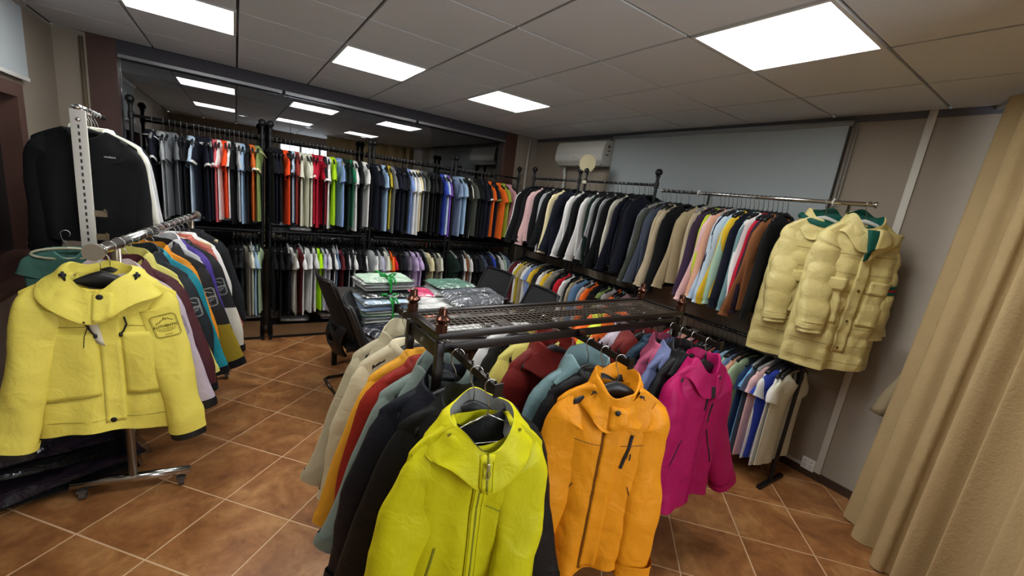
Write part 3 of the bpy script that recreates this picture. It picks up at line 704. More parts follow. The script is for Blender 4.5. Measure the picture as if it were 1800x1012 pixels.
# ---- the long rows of clothes
ROWS = {
 'BU0': '-0.591 navy P w|-0.515 lightgrey P|-0.475 midgrey P|-0.439 midgrey P|-0.398 charcoal T|-0.356 black T|-0.305 paleblue P b|-0.27 navy P w|-0.23 navy P w|-0.188 navy P w|-0.152 coral P|-0.116 white P|-0.08 orangered P|-0.044 white P|-0.008 black P|0.031 palegrey P|0.067 lightblue P|0.102 black P|0.138 burntorange P w|0.19 olivegreen P c',
 'BU1': '0.305 black P|0.341 navy P|0.377 black P|0.413 orangered P|0.449 black P|0.485 paleblue P b|0.521 rust P|0.557 ivory P|0.593 ivory P|0.629 ivory P|0.665 crimson P w|0.701 crimson P|0.737 crimson P|0.773 black P w|0.809 white P|0.858 lime P|0.913 periwinkle P|0.958 darkgreen P|0.994 darkgreen P|1.03 emerald P|1.072 white P|1.118 black P|1.171 white P',
 'BU2': '1.295 navy P|1.331 navy P|1.367 lightblue P|1.403 black P|1.439 mustard P|1.475 midgrey P|1.511 navy P|1.547 navy P|1.583 black P|1.619 black P|1.655 periwinkle P|1.695 white P|1.735 white P|1.776 cream P|1.817 midgrey P|1.873 olivegrey P|1.93 black P|1.98 charcoal P|2.03 black P|2.086 royalblue P|2.121 paleblue P|2.163 purple P',
 'BU3': '2.3 greyblue P|2.336 lightblue P|2.372 midgrey P|2.408 black P|2.444 ivory P|2.48 olivegrey P|2.529 black P|2.586 black P|2.644 navy P|2.694 navy P w|2.753 orange P|2.822 navy P g|2.891 orange P|2.962 limeolive P|3.07 pink P',
 'BL0': '-0.026 black T|0.01 black T|0.046 charcoal T|0.082 taupe T|0.118 ivory T|0.154 lightblue T|0.19 sage T',
 'BL1': '0.329 black T|0.384 black T|0.44 black T|0.476 white T|0.513 taupe T|0.549 maroon T|0.585 white T|0.629 white T|0.665 palegrey T|0.701 white T|0.742 neon T|0.778 lavender T|0.814 white T|0.85 black T|0.886 white T|0.922 steelblue T|0.958 maroon T|0.994 black T|1.03 palegrey T|1.066 black T|1.102 white T|1.138 black T|1.174 black T|1.21 white T',
 'BL2': '1.295 lightgrey T|1.331 white T|1.367 lightgrey T|1.403 lavender T|1.439 ivory T|1.475 olivegreen T|1.511 orange T|1.547 red T|1.583 black T|1.619 black T|1.666 navy T|1.721 greyviolet T|1.792 lilac T|1.85 lilac T|1.915 black T|1.981 cream T|2.026 olivegrey T|2.072 taupe T|2.125 ivory T',
 'BL3': '2.3 darkgreen T|2.336 darkgreen T|2.372 black T|2.408 charcoal T|2.444 white T|2.492 brown T|2.542 white T|2.601 black T|2.661 charcoal T|2.748 slate T|2.818 navy T|2.89 royalblue T|2.953 charcoal T|3.018 white T|3.064 palegreen T|3.111 greyblue T',
 'RU0': '4.388 black J s|4.266 black J|4.146 palepink L|4.044 black J|3.932 lightgrey L|3.835 black J|3.743 cream L|3.621 navy J',
 'RU1': '3.4 white L|3.3 black L|3.178 white L|3.112 darkgreen L|3.055 lightgrey L|2.993 black L|2.946 lightgrey L|2.885 black L|2.798 ivory L|2.72 navy L|2.658 navy L|2.613 black L|2.58 navy L',
 'RU2': '2.44 midgrey L|2.407 olivegrey L|2.359 slate L|2.299 beige L|2.253 beige L|2.175 black L|2.038 khaki L|1.972 beige L|1.893 plum L|1.86 neonyellow L|1.827 palepink L|1.794 peach L|1.761 paleblue L|1.728 darkplum L|1.695 paleblue L|1.662 mint L|1.63 yellow L|1.597 navy L|1.564 tealgrey L|1.531 white L|1.498 crimson L|1.466 darkplum L|1.433 brown L|1.4 black L',
 'RL0': '4.4 midgrey T|4.365 maroon T|4.292 white T|4.229 mustard T|4.16 khaki T|4.08 white T|4.01 periwinkle T|3.942 yellow T|3.834 charcoal T|3.745 white T|3.67 yellow T|3.596 taupe T|3.504 black L|3.416 red L|3.349 white L|3.283 black L|3.22 khaki L|3.141 denim L|3.057 lightgrey L|2.978 orange L|2.899 black L|2.8 olivegreen L|2.738 lightgrey L|2.662 orange L|2.613 tealgrey L|2.58 dustypink L',
 'RL1': '2.04 red T|1.993 mint T|1.945 lightblue T|1.879 peach T|1.809 palepink T|1.761 red T|1.712 midgrey T|1.666 lightblue T|1.627 skyblue T|1.589 salmon T|1.552 blue T|1.51 lightblue T|1.47 sage T|1.437 steelblue T|1.404 peach T|1.365 sage T|1.311 deepblue T|1.278 skyblue T|1.245 slate T|1.212 palepink T|1.179 white T|1.146 royalblue T|1.113 white T|1.08 ivory T',
}

KIND = dict(P='polo', T='tee', L='sweat', J='coat')
def spoken(c): return SPOKEN.get(c, c)
def hang_row(key, axis, fixed, zrail, place, rz0, seed, order_from):
    rg = random.Random(seed); its = [s.split() for s in ROWS[key].split('|')]
    if order_from == 'near': its = its
    n = len(its)
    for i, it in enumerate(its):
        p, colour, k = float(it[0]), it[1], KIND[it[2]]; tr = it[3] if len(it) > 3 else None
        noun = NOUN[k][1]
        nxt = spoken(its[i-1][1]) if i else None
        lab = '%s%s %s, %s on the %s' % ((TRIMW[tr]+' ') if tr else '', spoken(colour), noun, ORD[i+1], place)
        if nxt and len((lab+' after a '+nxt+' one').split()) <= 16: lab += ' after %s %s one' % ('an' if nxt[0] in 'aeiou' else 'a', nxt)
        loc = (p, fixed, zrail) if axis == 'x' else (fixed, p, zrail)
        rz = rz0+R(rg.uniform(-7, 7)); v = rg.randrange(4); sc_ = rg.uniform(.965, 1.035)
        g = row_garment(k, (loc[0], loc[1], loc[2]-(.028 if k in ('tee', 'polo') else .030)), rz, colour, lab, tr, place+' clothes', sc_, v)
        if tr == 's': STRIPED.append(g)
        hk = 'slim' if k != 'coat' else 'slim'
        hm = BLACK_PLASTIC if rg.random() > .12 else plain('grey_plastic', '#8d8d8b', .4)
        hc = 'grey' if hm is not BLACK_PLASTIC else 'black'
        make_hanger(loc, rz, hk, hm, '%s plastic hanger carrying the %s garment on the %s' % (hc, ORD[i+1], place), .0165, 'hangers on the '+place, sc_=sc_)
STRIPED = []
for i in range(4):
    hang_row('BU%d' % i, 'x', RACK_Y, 2.03, 'upper rail of the '+RNAME[i], R(90), 10+i, 'left')
    hang_row('BL%d' % i, 'x', RACK_Y, 1.10, 'lower rail of the '+RNAME[i], R(90), 20+i, 'left')
hang_row('RU0', 'y', 3.2, 2.045, 'upper rail below the air conditioner', R(-6), 30, 'far')
hang_row('RU1', 'y', 3.2, 2.045, 'upper rail beside the screen', R(-6), 31, 'far')
hang_row('RU2', 'y', 3.2, 2.0, 'chrome rail', R(-6), 32, 'far')
hang_row('RL0', 'y', 3.2, 1.13, 'lower rail of the side racks', R(-6), 33, 'far')
hang_row('RL1', 'y', 3.2, .98, 'low black rail under the chrome rail', R(-6), 34, 'far')
for g in STRIPED:
    S = SPEC['coat']
    for ch in g.children:
        if ch.name.startswith('sleeve') and len(ch.data.vertices):
            me = ch.data; nq = 12; nr = len(me.vertices)//nq
            side = 1 if me.vertices[0].co.x > 0 else -1
            V = []; F = []
            for i in range(nr):
                for k in (11, 0, 1):
                    v = me.vertices[i*nq+k].co; V.append((v.x+side*.003, v.y*.45-.004, v.z+.001))
            for i in range(nr-1):
                for k in (0, 1): F.append((i*3+k, i*3+k+1, i*3+k+4, i*3+k+3))
            ob('sleeve_stripe', mesh('sleeve_stripe', V, F), fabric('white'), ch)
# ------------------------------------------------------------------ jackets near the camera
def bvh_of(V, F): return BVHTree.FromPolygons([Vector(v) for v in V], F)
class Front:
    """lays small parts onto the front (-Y side) of one or more shells, in the garment's own space"""
    def __init__(s, *shells): s.t = [bvh_of(V, F) for V, F in shells]
    def y(s, x, z):
        best = None
        for t in s.t:
            h = t.ray_cast(Vector((x, -1, z)), Vector((0, 1, 0)))
            if h[0] is not None and (best is None or h[0].y < best): best = h[0].y
        return best
    def at(s, x, z, off, last=[0.0]):
        y = s.y(x, z)
        if y is None:
            for dx, dz in ((.01, 0), (-.01, 0), (0, .01), (0, -.01), (.02, 0), (-.02, 0), (0, .025), (0, -.025), (.035, 0), (-.035, 0)):
                y = s.y(x+dx, z+dz)
                if y is not None: break
        if y is None: y = last[0]
        last[0] = y
        return Vector((x, y-off, z))
    def quad(s, name, c, mat, par, nu=6, nv=8, off=.004, sk=.006):
        """c: four (x,z) corners, top-left, top-right, bottom-right, bottom-left"""
        V = []; F = []
        for j in range(nv+1):
            for i in range(nu+1):
                a, b = i/nu, j/nv
                x = (c[0][0]*(1-a)+c[1][0]*a)*(1-b)+(c[3][0]*(1-a)+c[2][0]*a)*b; z = (c[0][1]*(1-a)+c[1][1]*a)*(1-b)+(c[3][1]*(1-a)+c[2][1]*a)*b
                V.append(s.at(x, z, off))
        n = nu+1
        for j in range(nv):
            for i in range(nu): k = j*n+i; F.append((k, k+n, k+n+1, k+1))
        rim = [i for i in range(n)]+[j*n+nu for j in range(1, nv+1)]+[nv*n+i for i in range(nu-1, -1, -1)]+[j*n for j in range(nv-1, 0, -1)]
        b0 = len(V); V += [V[i]+Vector((0, sk, 0)) for i in rim]
        for k in range(len(rim)): k2 = (k+1) % len(rim); F.append((rim[k], rim[k2], b0+k2, b0+k))
        return ob(name, mesh(name, V, F), mat, par)
    def line(s, name, pts, w, mat, par, off=.003, sub=6):
        P = []
        for a, b in zip(pts, pts[1:]):
            for k in range(sub): P.append((a[0]+(b[0]-a[0])*k/sub, a[1]+(b[1]-a[1])*k/sub))
        P.append(pts[-1]); V = []; F = []
        for i, p in enumerate(P):
            q = P[min(i+1, len(P)-1)]; o = P[max(i-1, 0)]; d = Vector((q[0]-o[0], q[1]-o[1])).normalized(); nx, nz = -d.y*w/2, d.x*w/2
            c = s.at(p[0], p[1], off)
            a = s.at(p[0]+nx, p[1]+nz, off*.4); b = s.at(p[0]-nx, p[1]-nz, off*.4)
            V += [a, c, b]
        for i in range(len(P)-1):
            for k in (0, 1): F.append((i*3+k, i*3+k+1, i*3+k+4, i*3+k+3))
        return ob(name, mesh(name, V, F), mat, par)
    def snap(s, name, x, z, r, mat, par, off=.004):
        y = s.at(x, z, off).y; V = []; F = []
        for rr, dy in ((r, .003), (r, 0), (r*.7, -.002), (0.0002, -.002)):
            for k in range(14): a = 2*PI*k/14; V.append((x+rr*math.cos(a), y+dy, z+rr*math.sin(a)))
        for i in range(3):
            for k in range(14): F.append((i*14+k, i*14+(k+1) % 14, (i+1)*14+(k+1) % 14, (i+1)*14+k))
        return ob(name, mesh(name, V, F), mat, par)
    def flat(s, name, V2, F, M, mat, par, off=.003):
        """a flat drawing (x,z list) placed by the function M and laid on the shell"""
        return ob(name, mesh(name, [s.at(*M(x, z), off) for x, z in V2], F, False), mat, par)
def text_mesh(body, size, bold=0.0):
    cu_ = bpy.data.curves.new('lettering', 'FONT'); cu_.body = body; cu_.size = size; cu_.align_x = 'CENTER'; cu_.align_y = 'CENTER'; cu_.resolution_u = 2; cu_.offset = bold
    o = bpy.data.objects.new('lettering', cu_); C.objects.link(o)
    bpy.context.view_layer.update()
    me = o.to_mesh(); V = [(v.co.x, v.co.y) for v in me.vertices]; F = [tuple(p.vertices) for p in me.polygons]
    o.to_mesh_clear(); bpy.data.objects.remove(o); bpy.data.curves.remove(cu_)
    return V, F
def stroke2(pts, w, closed=False):
    V = []; F = []; n = len(pts)
    for i, p in enumerate(pts):
        a = pts[(i-1) % n] if closed or i else p; b = pts[(i+1) % n] if closed or i < n-1 else p
        d = Vector((b[0]-a[0], b[1]-a[1])).normalized(); V += [(p[0]-d.y*w/2, p[1]+d.x*w/2), (p[0]+d.y*w/2, p[1]-d.x*w/2)]
    for i in range(n if closed else n-1): j = (i+1) % n; F.append((2*i, 2*i+1, 2*j+1, 2*j))
    return V, F
def rrect(w, h, r, n=5):
    out = []
    for cx, cz, a0 in ((w/2-r, h/2-r, 0), (-w/2+r, h/2-r, 90), (-w/2+r, -h/2+r, 180), (w/2-r, -h/2+r, 270)):
        for k in range(n+1): a = R(a0+90*k/n); out.append((cx+r*math.cos(a), cz+r*math.sin(a)))
    return out
def dense(pts, closed=True, step=.008):
    out = []; n = len(pts)
    for i in range(n if closed else n-1):
        a, b = pts[i], pts[(i+1) % n]; m = max(1, int(math.hypot(b[0]-a[0], b[1]-a[1])/step))
        for k in range(m): out.append((a[0]+(b[0]-a[0])*k/m, a[1]+(b[1]-a[1])*k/m))
    if not closed: out.append(pts[-1])
    return out
TXT = text_mesh('AUTHENTIC', .0165, .0006)
def emblem(fr_, par, x, z, ang, ink, ground, s=1.0):
    """sleeve badge: rounded frame, mountain ridge, AUTHENTIC and fine print"""
    ca, sa = math.cos(ang), math.sin(ang)
    xs = [v for v in np.arange(.05, .5, .005) if fr_.y(float(v), z) is not None]
    if xs: x = xs[-1]-.054*s
    M = lambda u, v: (x+s*(u*ca-v*sa), z+s*(u*sa+v*ca))
    V = []; F = []; nn = 8
    for j in range(nn+1):
        for i in range(nn+1):
            u, v = -1+2*i/nn, -1+2*j/nn
            k = max(abs(u), abs(v)); l = (abs(u)**6+abs(v)**6)**(1/6) or 1; u, v = u*k/l, v*k/l
            V.append((u*.0475, v*.055))
    for j in range(nn):
        for i in range(nn): q = j*(nn+1)+i; F.append((q, q+1, q+nn+2, q+nn+1))
    b = fr_.flat('badge', V, F, M, ground, par, .0015)
    m = MB()
    def add(vf): m.add([fr_.at(*M(*p), .0035) for p in vf[0]], vf[1])
    add(stroke2(dense(rrect(.092, .107, .016)), .0022, True))
    add(stroke2(dense(rrect(.083, .098, .013)), .0014, True))
    add(stroke2(dense([(-.032, .013), (-.022, .019), (-.018, .018), (-.010, .028), (-.005, .027), (.003, .040), (.010, .031), (.014, .035), (.021, .027), (.033, .022)], False), .0032))
    add(stroke2(dense([(.003, .040), (-.001, .031), (.006, .029), (.010, .031)], False), .003))
    add(([(u, v-.001) for u, v in TXT[0]], TXT[1]))
    for zz, hw in ((-.013, .036), (-.020, .030), (-.0265, .018), (-.040, .014)):
        k = -hw
        while k < hw: add(stroke2([(k, zz), (min(k+.006, hw), zz)], .0026)); k += .0078
    m.build('badge_print', ink, b)
    return b
def loop_lining(name, VF, mat, par): return ob(name, mesh(name, *VF), mat, par)
def jacket(loc, rz, mat, label, S, seed, group=None, res=(45, 46, 22, 30), cr=.006, hood_kw=None, lining=None, cuffs=None, bend=(0, 0), fwd=(0, 0), scale=1.0, quilt=0.0, name='jacket', cat='jacket'):
    t = root(name, loc, rz, label, cat, group); t.scale = (scale,)*3
    nu, nv, nq, nr = res
    V, F = torso(S, nu, nv, seed, cr)
    if quilt:
        V = np.array(V); p = .115; sg = np.where(V[:, 1] < 0, -1, 1)
        V[:, 1] += sg*quilt*(np.abs(np.sin(PI*(V[:, 2]+.02*np.sin(V[:, 0]*9))/p))**.45-.4)*sm((.98-np.abs(V[:, 0])/.33)*3)
        V[:, 0] += np.sign(V[:, 0])*.35*quilt*(np.abs(np.sin(PI*V[:, 2]/p))**.6)*sm(np.abs(V[:, 0])/.2-.6)
    tor = ob('torso', mesh('torso', V, F), mat, t); shells = {'torso': ([tuple(v) for v in V], F)}
    sl = {}
    for side in (-1, 1):
        b = bend[0] if side < 0 else bend[1]; fw_ = fwd[0] if side < 0 else fwd[1]
        V, F, info = sleeve(S, side, nq, nr, seed+side, cr*1.1, bend=b, fwd=fw_)
        if quilt:
            V = np.array(V).reshape(nr, nq, 3); q = np.linspace(0, S['sl'], nr); d = V-info[0][:, None, :]
            V = info[0][:, None, :]+d*(1+.16*(np.abs(np.sin(PI*q/.12))**.45-.5))[:, None, None]; V = V.reshape(-1, 3)
        sl[side] = ob('sleeve', mesh('sleeve', V, F), mat, t); shells[side] = ([tuple(v) for v in V], F)
        if cuffs:
            for q0, q1, g_, mm in cuffs:
                V2, F2 = sleeve_band(S, side, q0, q1, g_, seed+side, nq, nr, 2, b, fw_); ob('cuff', mesh('cuff', V2, F2), mm, sl[side])
    out = dict(root=t, torso=tor, sl=sl, shells=shells)
    if hood_kw is not None:
        kw = dict(seed=seed); kw.update(hood_kw); (V, F), LI = hood(**kw)
        out['hood'] = ob('hood', mesh('hood', V, F), mat, t); shells['hood'] = (V, F)
        ob('hood_lining', mesh('hood_lining', *LI), lining or mat, out['hood'])
    return out

# ---- banks of medium-detail jackets for the crowded rails
JB = {}
JS = dict(W=.205, Wc=.245, Wh=.255, L=.70, drop=.075, nw=.085, nf=.05, dT=.016, dM=.028, dH=.03, amp=.013, sl=.64, a0=.098, a1=.072, b0=.032, b1=.030, th0=32, th1=14)
for v in range(4):
    JB[v, 'torso'] = mesh('torso', *torso(JS, 27, 24, 700+v*5, .006))
    for s_ in (-1, 1):
        V, F, _i = sleeve(JS, s_, 14, 18, 700+v*5+s_, .006, bend=(0, .12, -.1, .2)[v]); JB[v, 'sleeve', s_] = mesh('sleeve', V, F)
        V, F = sleeve_band(JS, s_, .95, 1.02, [.003, .003, .0], 700+v*5+s_, 14, 18, 2, (0, .12, -.1, .2)[v]); JB[v, 'cuff', s_] = mesh('cuff', V, F)
    (V, F), LI = hood(seed=v+3, n=36, rx=.088, ry=.055, up=.03+.008*v, spread=.065, down=.085, dip=.05, cr=.012, back=.025)
    JB[v, 'hood'] = mesh('hood', V, F); JB[v, 'lining'] = mesh('hood_lining', *LI)
def rack_jacket(loc, rz, mat, label, var, group=None, cuff=None, scale=1.0, lining=None, hooded=True):
    t = root('jacket', loc, rz, label, 'jacket', group); t.scale = (scale,)*3
    ob('torso', JB[var, 'torso'], mat, t); sl = {}
    for s_ in (-1, 1):
        sl[s_] = ob('sleeve', JB[var, 'sleeve', s_], mat, t); ob('cuff', JB[var, 'cuff', s_], cuff or mat, sl[s_])
    if hooded:
        h = ob('hood', JB[var, 'hood'], mat, t); ob('hood_lining', JB[var, 'lining'], lining or mat, h)
    else: ob('collar', BANK['coat', 'collar'], mat, t)
    return t, sl
def mesh_shell(me): return [tuple(v.co) for v in me.vertices], [tuple(p.vertices) for p in me.polygons]

# ================================================================== left wheeled rail
RA, RB = Vector((-.496, 2.36, 1.32)), Vector((-.26, 4.05, 1.32)); rd = (RB-RA).normalized(); ryaw = -math.atan2(rd.x, rd.y)
lrk = root('wheeled_rail', (RA.x, RA.y, 0), 0, 'chrome clothes rail on a wheeled base, holding the sleeve-badge jackets', 'garment rack')
L2 = lambda d, z=0, s=0: Vector((rd.x*d+rd.y*s, rd.y*d-rd.x*s, z))
LR = (RB-RA).length
MB().tube([L2(0, 1.32), L2(LR, 1.32)], .023, 18).build('rail', CHROME, lrk, True)
e_ = MB().tube([L2(-.012, 1.32), L2(.004, 1.32)], .036, 20); e_.build('end_cap', plain('cap_steel', '#a8a294', .35, .8), lrk, 'auto')
MB().tube([L2(LR-.004, 1.32), L2(LR+.01, 1.32)], .03, 20).build('end_cap', plain('cap_steel', '#a8a294', .35, .8), lrk, 'auto')
for d in (.215, LR-.16):
    MB().tube([L2(d, .10), L2(d, 1.30)], .018, 14).build('post', plain('post_steel', '#a89a88', .3, .9), lrk, True)
    MB().tube([L2(d, .085, -.24), L2(d, .085, .24)], .023, 16).build('base_bar', CHROME, lrk, True)
    for s in (-.2, .2):
        c = L2(d, 0, s); cb = MB().tube([(c.x, c.y, .07), (c.x, c.y, .045)], .009, 8).tube([(c.x-.012, c.y, .025), (c.x+.012, c.y, .025)], .025, 14)
        cb.box((c.x, c.y, .05), (.04, .045, .012)); cb.build('caster', plain('caster_grey', '#4c4844', .4), lrk, 'auto')
on_rail = lambda y: (RA.x+rd.x/rd.y*(y-RA.y), y, 1.32)
HK = .026
def hang_left(y, rz=0, kind='broad', mat=BLACK_PLASTIC, label='', scale=1.0):
    return make_hanger(on_rail(y), ryaw+rz, kind, mat, label, HK, None, True, scale)
# yellow jacket at the near end
YEL = nylon('yellow_jacket', '#e3d45e'); YPIPE = plain('yellow_piping', '#d9cd6a', .6); BLACK_FAB = fabric('black')
SY = dict(W=.25, Wc=.25, Wh=.262, L=.745, drop=.085, turn=.13, nw=.09, nf=.06, dT=.018, dM=.04, dH=.042, amp=.012, sl=.735, a0=.088, a1=.070, b0=.045, b1=.045, th0=30, th1=(8, 9))
ry_ = R(-4)
yj = jacket(on_rail(2.405), ry_, YEL, 'pale yellow hooded jacket with black cuffs hanging at the near end of the wheeled rail', SY, 21, res=(61, 66, 26, 40), cr=.008,
    hood_kw=dict(rx=.100, ry=.07, up=.03, spread=.105, down=.085, dip=.075, cr=.012, back=.03, n=84), lining=YEL,
    cuffs=[(.955, 1.0, .003, YEL), (.985, 1.045, -.001, ZIP_BLACK)], fwd=(.08, .08))
T = yj['root']; sh = yj['shells']; FR = Front(sh['torso'], sh['hood']); FT = Front(sh['torso'])
FR.quad('placket', [(-.012, -.165), (.055, -.165), (.055, -.79), (-.012, -.79)], YEL, T, 5, 40, .006, .01)
for z in (-.185, -.782): FR.snap('snap', .012, z, .012, ZIP_BLACK, T, .009)
FT.quad('pocket', [(-.16, -.36), (-.02, -.36), (-.02, -.655), (-.225, -.675)], YEL, T, 10, 14, .004, .008)
FT.quad('pocket', [(.205, -.36), (.06, -.36), (.06, -.66), (.27, -.655)], YEL, T, 10, 14, .004, .008)
SEAM = plain('yellow_seam', '#8f8223', .8)
FT.line('pocket_edge', [(-.15, -.35), (-.235, -.68), (-.03, -.655)], .004, SEAM, T, .006)
FT.line('pocket_edge', [(.20, -.35), (.275, -.66), (.06, -.665)], .004, SEAM, T, .006)
FT.line('yoke_seam', [(-.25, -.335), (-.02, -.325)], .003, SEAM, T, .003); FT.line('yoke_seam', [(.07, -.325), (.25, -.345)], .003, SEAM, T, .003)
FT.line('hem_seam', [(-.29, -.775), (0, -.775), (.29, -.772)], .003, SEAM, T, .003)
for sx in (-1, 1):
    c = FR.at(sx*.115+.01, -.10, .012); MB().tube([c+Vector((0, .004, .014)), c, c+Vector((-.008*sx, -.006, -.024))], [.004, .008, .003], 8).box(c, (.022, .012, .012), b=.002).build('cord_stopper', ZIP_BLACK, T, True)
    P_ = [FR.at(x, z, .008) for x, z in ((.02+.055*sx, -.285), (.02+.062*sx, -.32), (.02+.05*sx, -.35), (.02+.04*sx, -.365))]
    MB().tube(P_, .0035, 8).lathe([(.004, -.012), (.007, -.008), (.006, .006)], P_[-1], 8).build('drawstring', ZIP_BLACK, T, True)
FT.quad('hang_tag', [(-.045, -.27), (-.012, -.285), (.006, -.42), (-.02, -.40)], plain('tag_white', '#cfc9b4', .6), T, 2, 6, .008, .002)
FT.line('tag_string', [(-.03, -.29), (-.055, -.37), (-.06, -.42)], .003, ZIP_BLACK, T, .008)
emblem(Front(sh[1]), yj['sl'][1], .268, -.335, R(14), plain('ink_olive', '#6b6214', .7), YEL, 1.02)
make_hanger(on_rail(2.405), ry_, 'broad', BLACK_PLASTIC, 'broad black hanger inside the pale yellow hooded jacket', HK, None, True)
for lx, ln in ((.10, .10),):
    pass
# the rest of that rail, near to far
M_BM = two_tone('black_over_mustard', '#17181a', '#8f7d1c', -.50); M_BW = two_tone('black_over_white', '#17181a', '#cfccbd', -.47)
INKW = plain('ink_silver', '#a3a8aa', .6); INKG = plain('ink_grey', '#77717d', .6)
left = [(2.50, nylon('lilac_pale', '#b7abb8'), 'pale lilac jacket directly behind the yellow one on the wheeled rail', 0, ZIP_BLACK, INKG, 1.07),
 (2.60, nylon('maroon_dark', '#4b2429'), 'dark maroon jacket third on the wheeled rail', 1, BLACK_FAB, None, 1.05),
 (2.69, nylon('lemon', '#d2c96c'), 'lemon jacket mostly hidden behind the dark maroon one', 2, None, None, .95),
 (2.78, nylon('ink_blue', '#20272e'), 'dark slate navy jacket with silver sleeve badge on the wheeled rail', 3, BLACK_FAB, INKW, 1.06),
 (2.89, nylon('turquoise', '#16808f'), 'bright turquoise hooded jacket in the middle of the wheeled rail', 0, BLACK_FAB, None, 1.06),
 (2.98, nylon('amber', '#e08f22'), 'amber orange jacket squeezed behind the turquoise hooded one', 1, None, None, .93),
 (3.08, M_BM, 'black over mustard two-tone jacket with sleeve badge', 2, BLACK_FAB, INKW, 1.14),
 (3.18, nylon('snow', '#c9c9cb'), 'white jacket with neon edge behind the black and mustard one', 3, None, None, .95),
 (3.28, nylon('violet', '#4c3a8c'), 'violet purple jacket far along the wheeled rail', 0, None, None, .93),
 (3.39, M_BW, 'black over white two-tone jacket with sleeve badge and black cuff', 1, ZIP_BLACK, INKW, 1.15),
 (3.51, fabric('coral_top', '#b8675c'), 'coral pink top near the far end of the wheeled rail', 2, None, None, .97),
 (3.60, fabric('white'), 'white top with cream hanger behind the coral one', 3, None, None, .95),
 (3.70, fabric('black'), 'black jacket second from the far end of the wheeled rail', 0, None, None, 1.0),
 (3.82, fabric('charcoal'), 'charcoal black jacket last at the far end of the wheeled rail', 1, None, None, 1.0)]
for i, (y, m, lab, v, cf, ink, s_) in enumerate(left):
    t, sl = rack_jacket(on_rail(y), ryaw+R((-3, 4, -2, 2, -4)[i % 5]), m, lab, v, None, cf, s_, hooded=i < 9)
    if ink: emblem(Front(mesh_shell(sl[1].data)), sl[1], .262, -.345, R(14), ink, m, .95)
    make_hanger(on_rail(y), ryaw, 'broad' if i < 10 else 'slim', BLACK_PLASTIC if i < 10 else WOODHANGER, '%s hanger holding the %s' % ('black' if i < 10 else 'cream wooden', ' '.join(lab.split()[:4]).replace(' jacket', '')+' garment'), HK, None, True)
    if i == 1:
        for k, (dx, dz, mm) in enumerate(((-.02, 0, plain('tag_kraft', '#6e5c48', .7)), (.03, -.02, ZIP_BLACK), (.075, .01, ZIP_BLACK))):
            tg = MB().box((dx+.08, -.06-.012*k, -.80+dz), (.036, .002, .085), ry=(.25, -.3, .2)[k]).tube([(dx+.08, -.05-.012*k, -.76+dz), (dx+.07, -.035, -.68)], .0012, 5)
            tg.build('hang_tag', mm, t)
# white slotted upright with its chrome arm and the sweatshirts on it
up = root('slotted_upright', (-.683, 3.18, 0), R(3.5), 'white slotted upright with chrome top arm behind the wheeled rail', 'display stand')
box('post', (0, 0, .96), (.060, .028, 1.92), plain('post_white', '#cfccc4', .45), up, b=.003)
sl_ = MB(); z = .12
while z < 1.88: sl_.box((0, -.0145, z), (.008, .002, .019)); z += .035
sl_.build('slots', plain('slot_dark', '#2b2b2b', .6), up)
box('base', (0, 0, .012), (.26, .36, .02), plain('post_white', '#cfccc4', .45), up, b=.004)
MB().tube([(0, -.01, 1.93), (0, .76, 1.93)], .017, 14).lathe([(.022, -.01), (.022, .01)], (0, 0, 1.93), 12).build('arm', CHROME, up, True)
MB().box((.0, .016, 1.90), (.022, .01, .08)).build('arm_bracket', CHROME, up)
for z in (1.385, 1.255):
    MB().box((.052, -.004, z), (.06, .006, .034)).tube([(.08, -.004, z+.014), (.08, -.06, z+.014), (.08, -.062, z+.032)], .005, 6).build('hook', plain('post_steel', '#a89a88', .3, .9), up)
MB().lathe([(.007, 0), (.011, .003), (.005, .007)], (0, 0, 0), 10).build('screw', CHROME, up, True).matrix_local = Matrix.Translation((0, -.014, 1.87)) @ Matrix.Rotation(PI/2, 4, 'X')
AY = lambda y: (-.683-math.tan(R(3.5))*(y-3.18), y, 1.93)
SS = dict(SPEC['sweat']); SS.update(W=.215, Wc=.25, Wh=.24, L=.62, drop=.075, dM=.045, dH=.045, b0=.045, b1=.036, a0=.098, a1=.066, amp=.014, sl=.66, th0=30, th1=4)
bs = jacket(AY(3.33), R(-4), fabric('black_jersey', '#131416', bump=.15), 'black sweatshirt with tiny white chest print on the chrome arm', SS, 61, res=(41, 40, 18, 24), cr=.004, cuffs=[(.94, 1.05, -.008, fabric('black_jersey'))], name='sweatshirt', cat='sweatshirt')
FS = Front(bs['shells']['torso']); tv, tf = text_mesh('cambaro', .014, .0004)
FS.flat('chest_print', tv, tf, lambda u, v: (.105+u, -.235+v), plain('print_white', '#b9bcc4', .7), bs['torso'], .004)
V, F = neck_rib(SS); ob('collar', mesh('collar', V, F), fabric('black_jersey'), bs['root'])
make_hanger(AY(3.33), R(-4), 'slim', BLACK_PLASTIC, 'black hanger inside the black sweatshirt on the chrome arm', .0175, None, True)
for i, (y, c, lab) in enumerate(((3.45, 'ivory', 'ivory sweatshirt just behind the black one on the chrome arm'), (3.54, 'white', 'white sweatshirt third on the chrome arm of the upright'), (3.63, 'palegrey', 'pale grey sweatshirt fourth on the chrome arm of the upright'), (3.74, 'black', 'second black sweatshirt last on the chrome arm of the upright'))):
    row_garment('sweat', AY(y), R(-4+i), c, lab, None, None, .98, i)
    make_hanger(AY(y), R(-4+i), 'wire', HOOK, 'wire hanger carrying the %s' % ' '.join(lab.split()[:5]), .0175, None, True)
tt = row_garment('tee', (-.735, 3.04, 1.29), R(12), 'tealgrey', 'folded-looking teal green T-shirt hanging low beside the slotted upright', None, None, .72, 1)
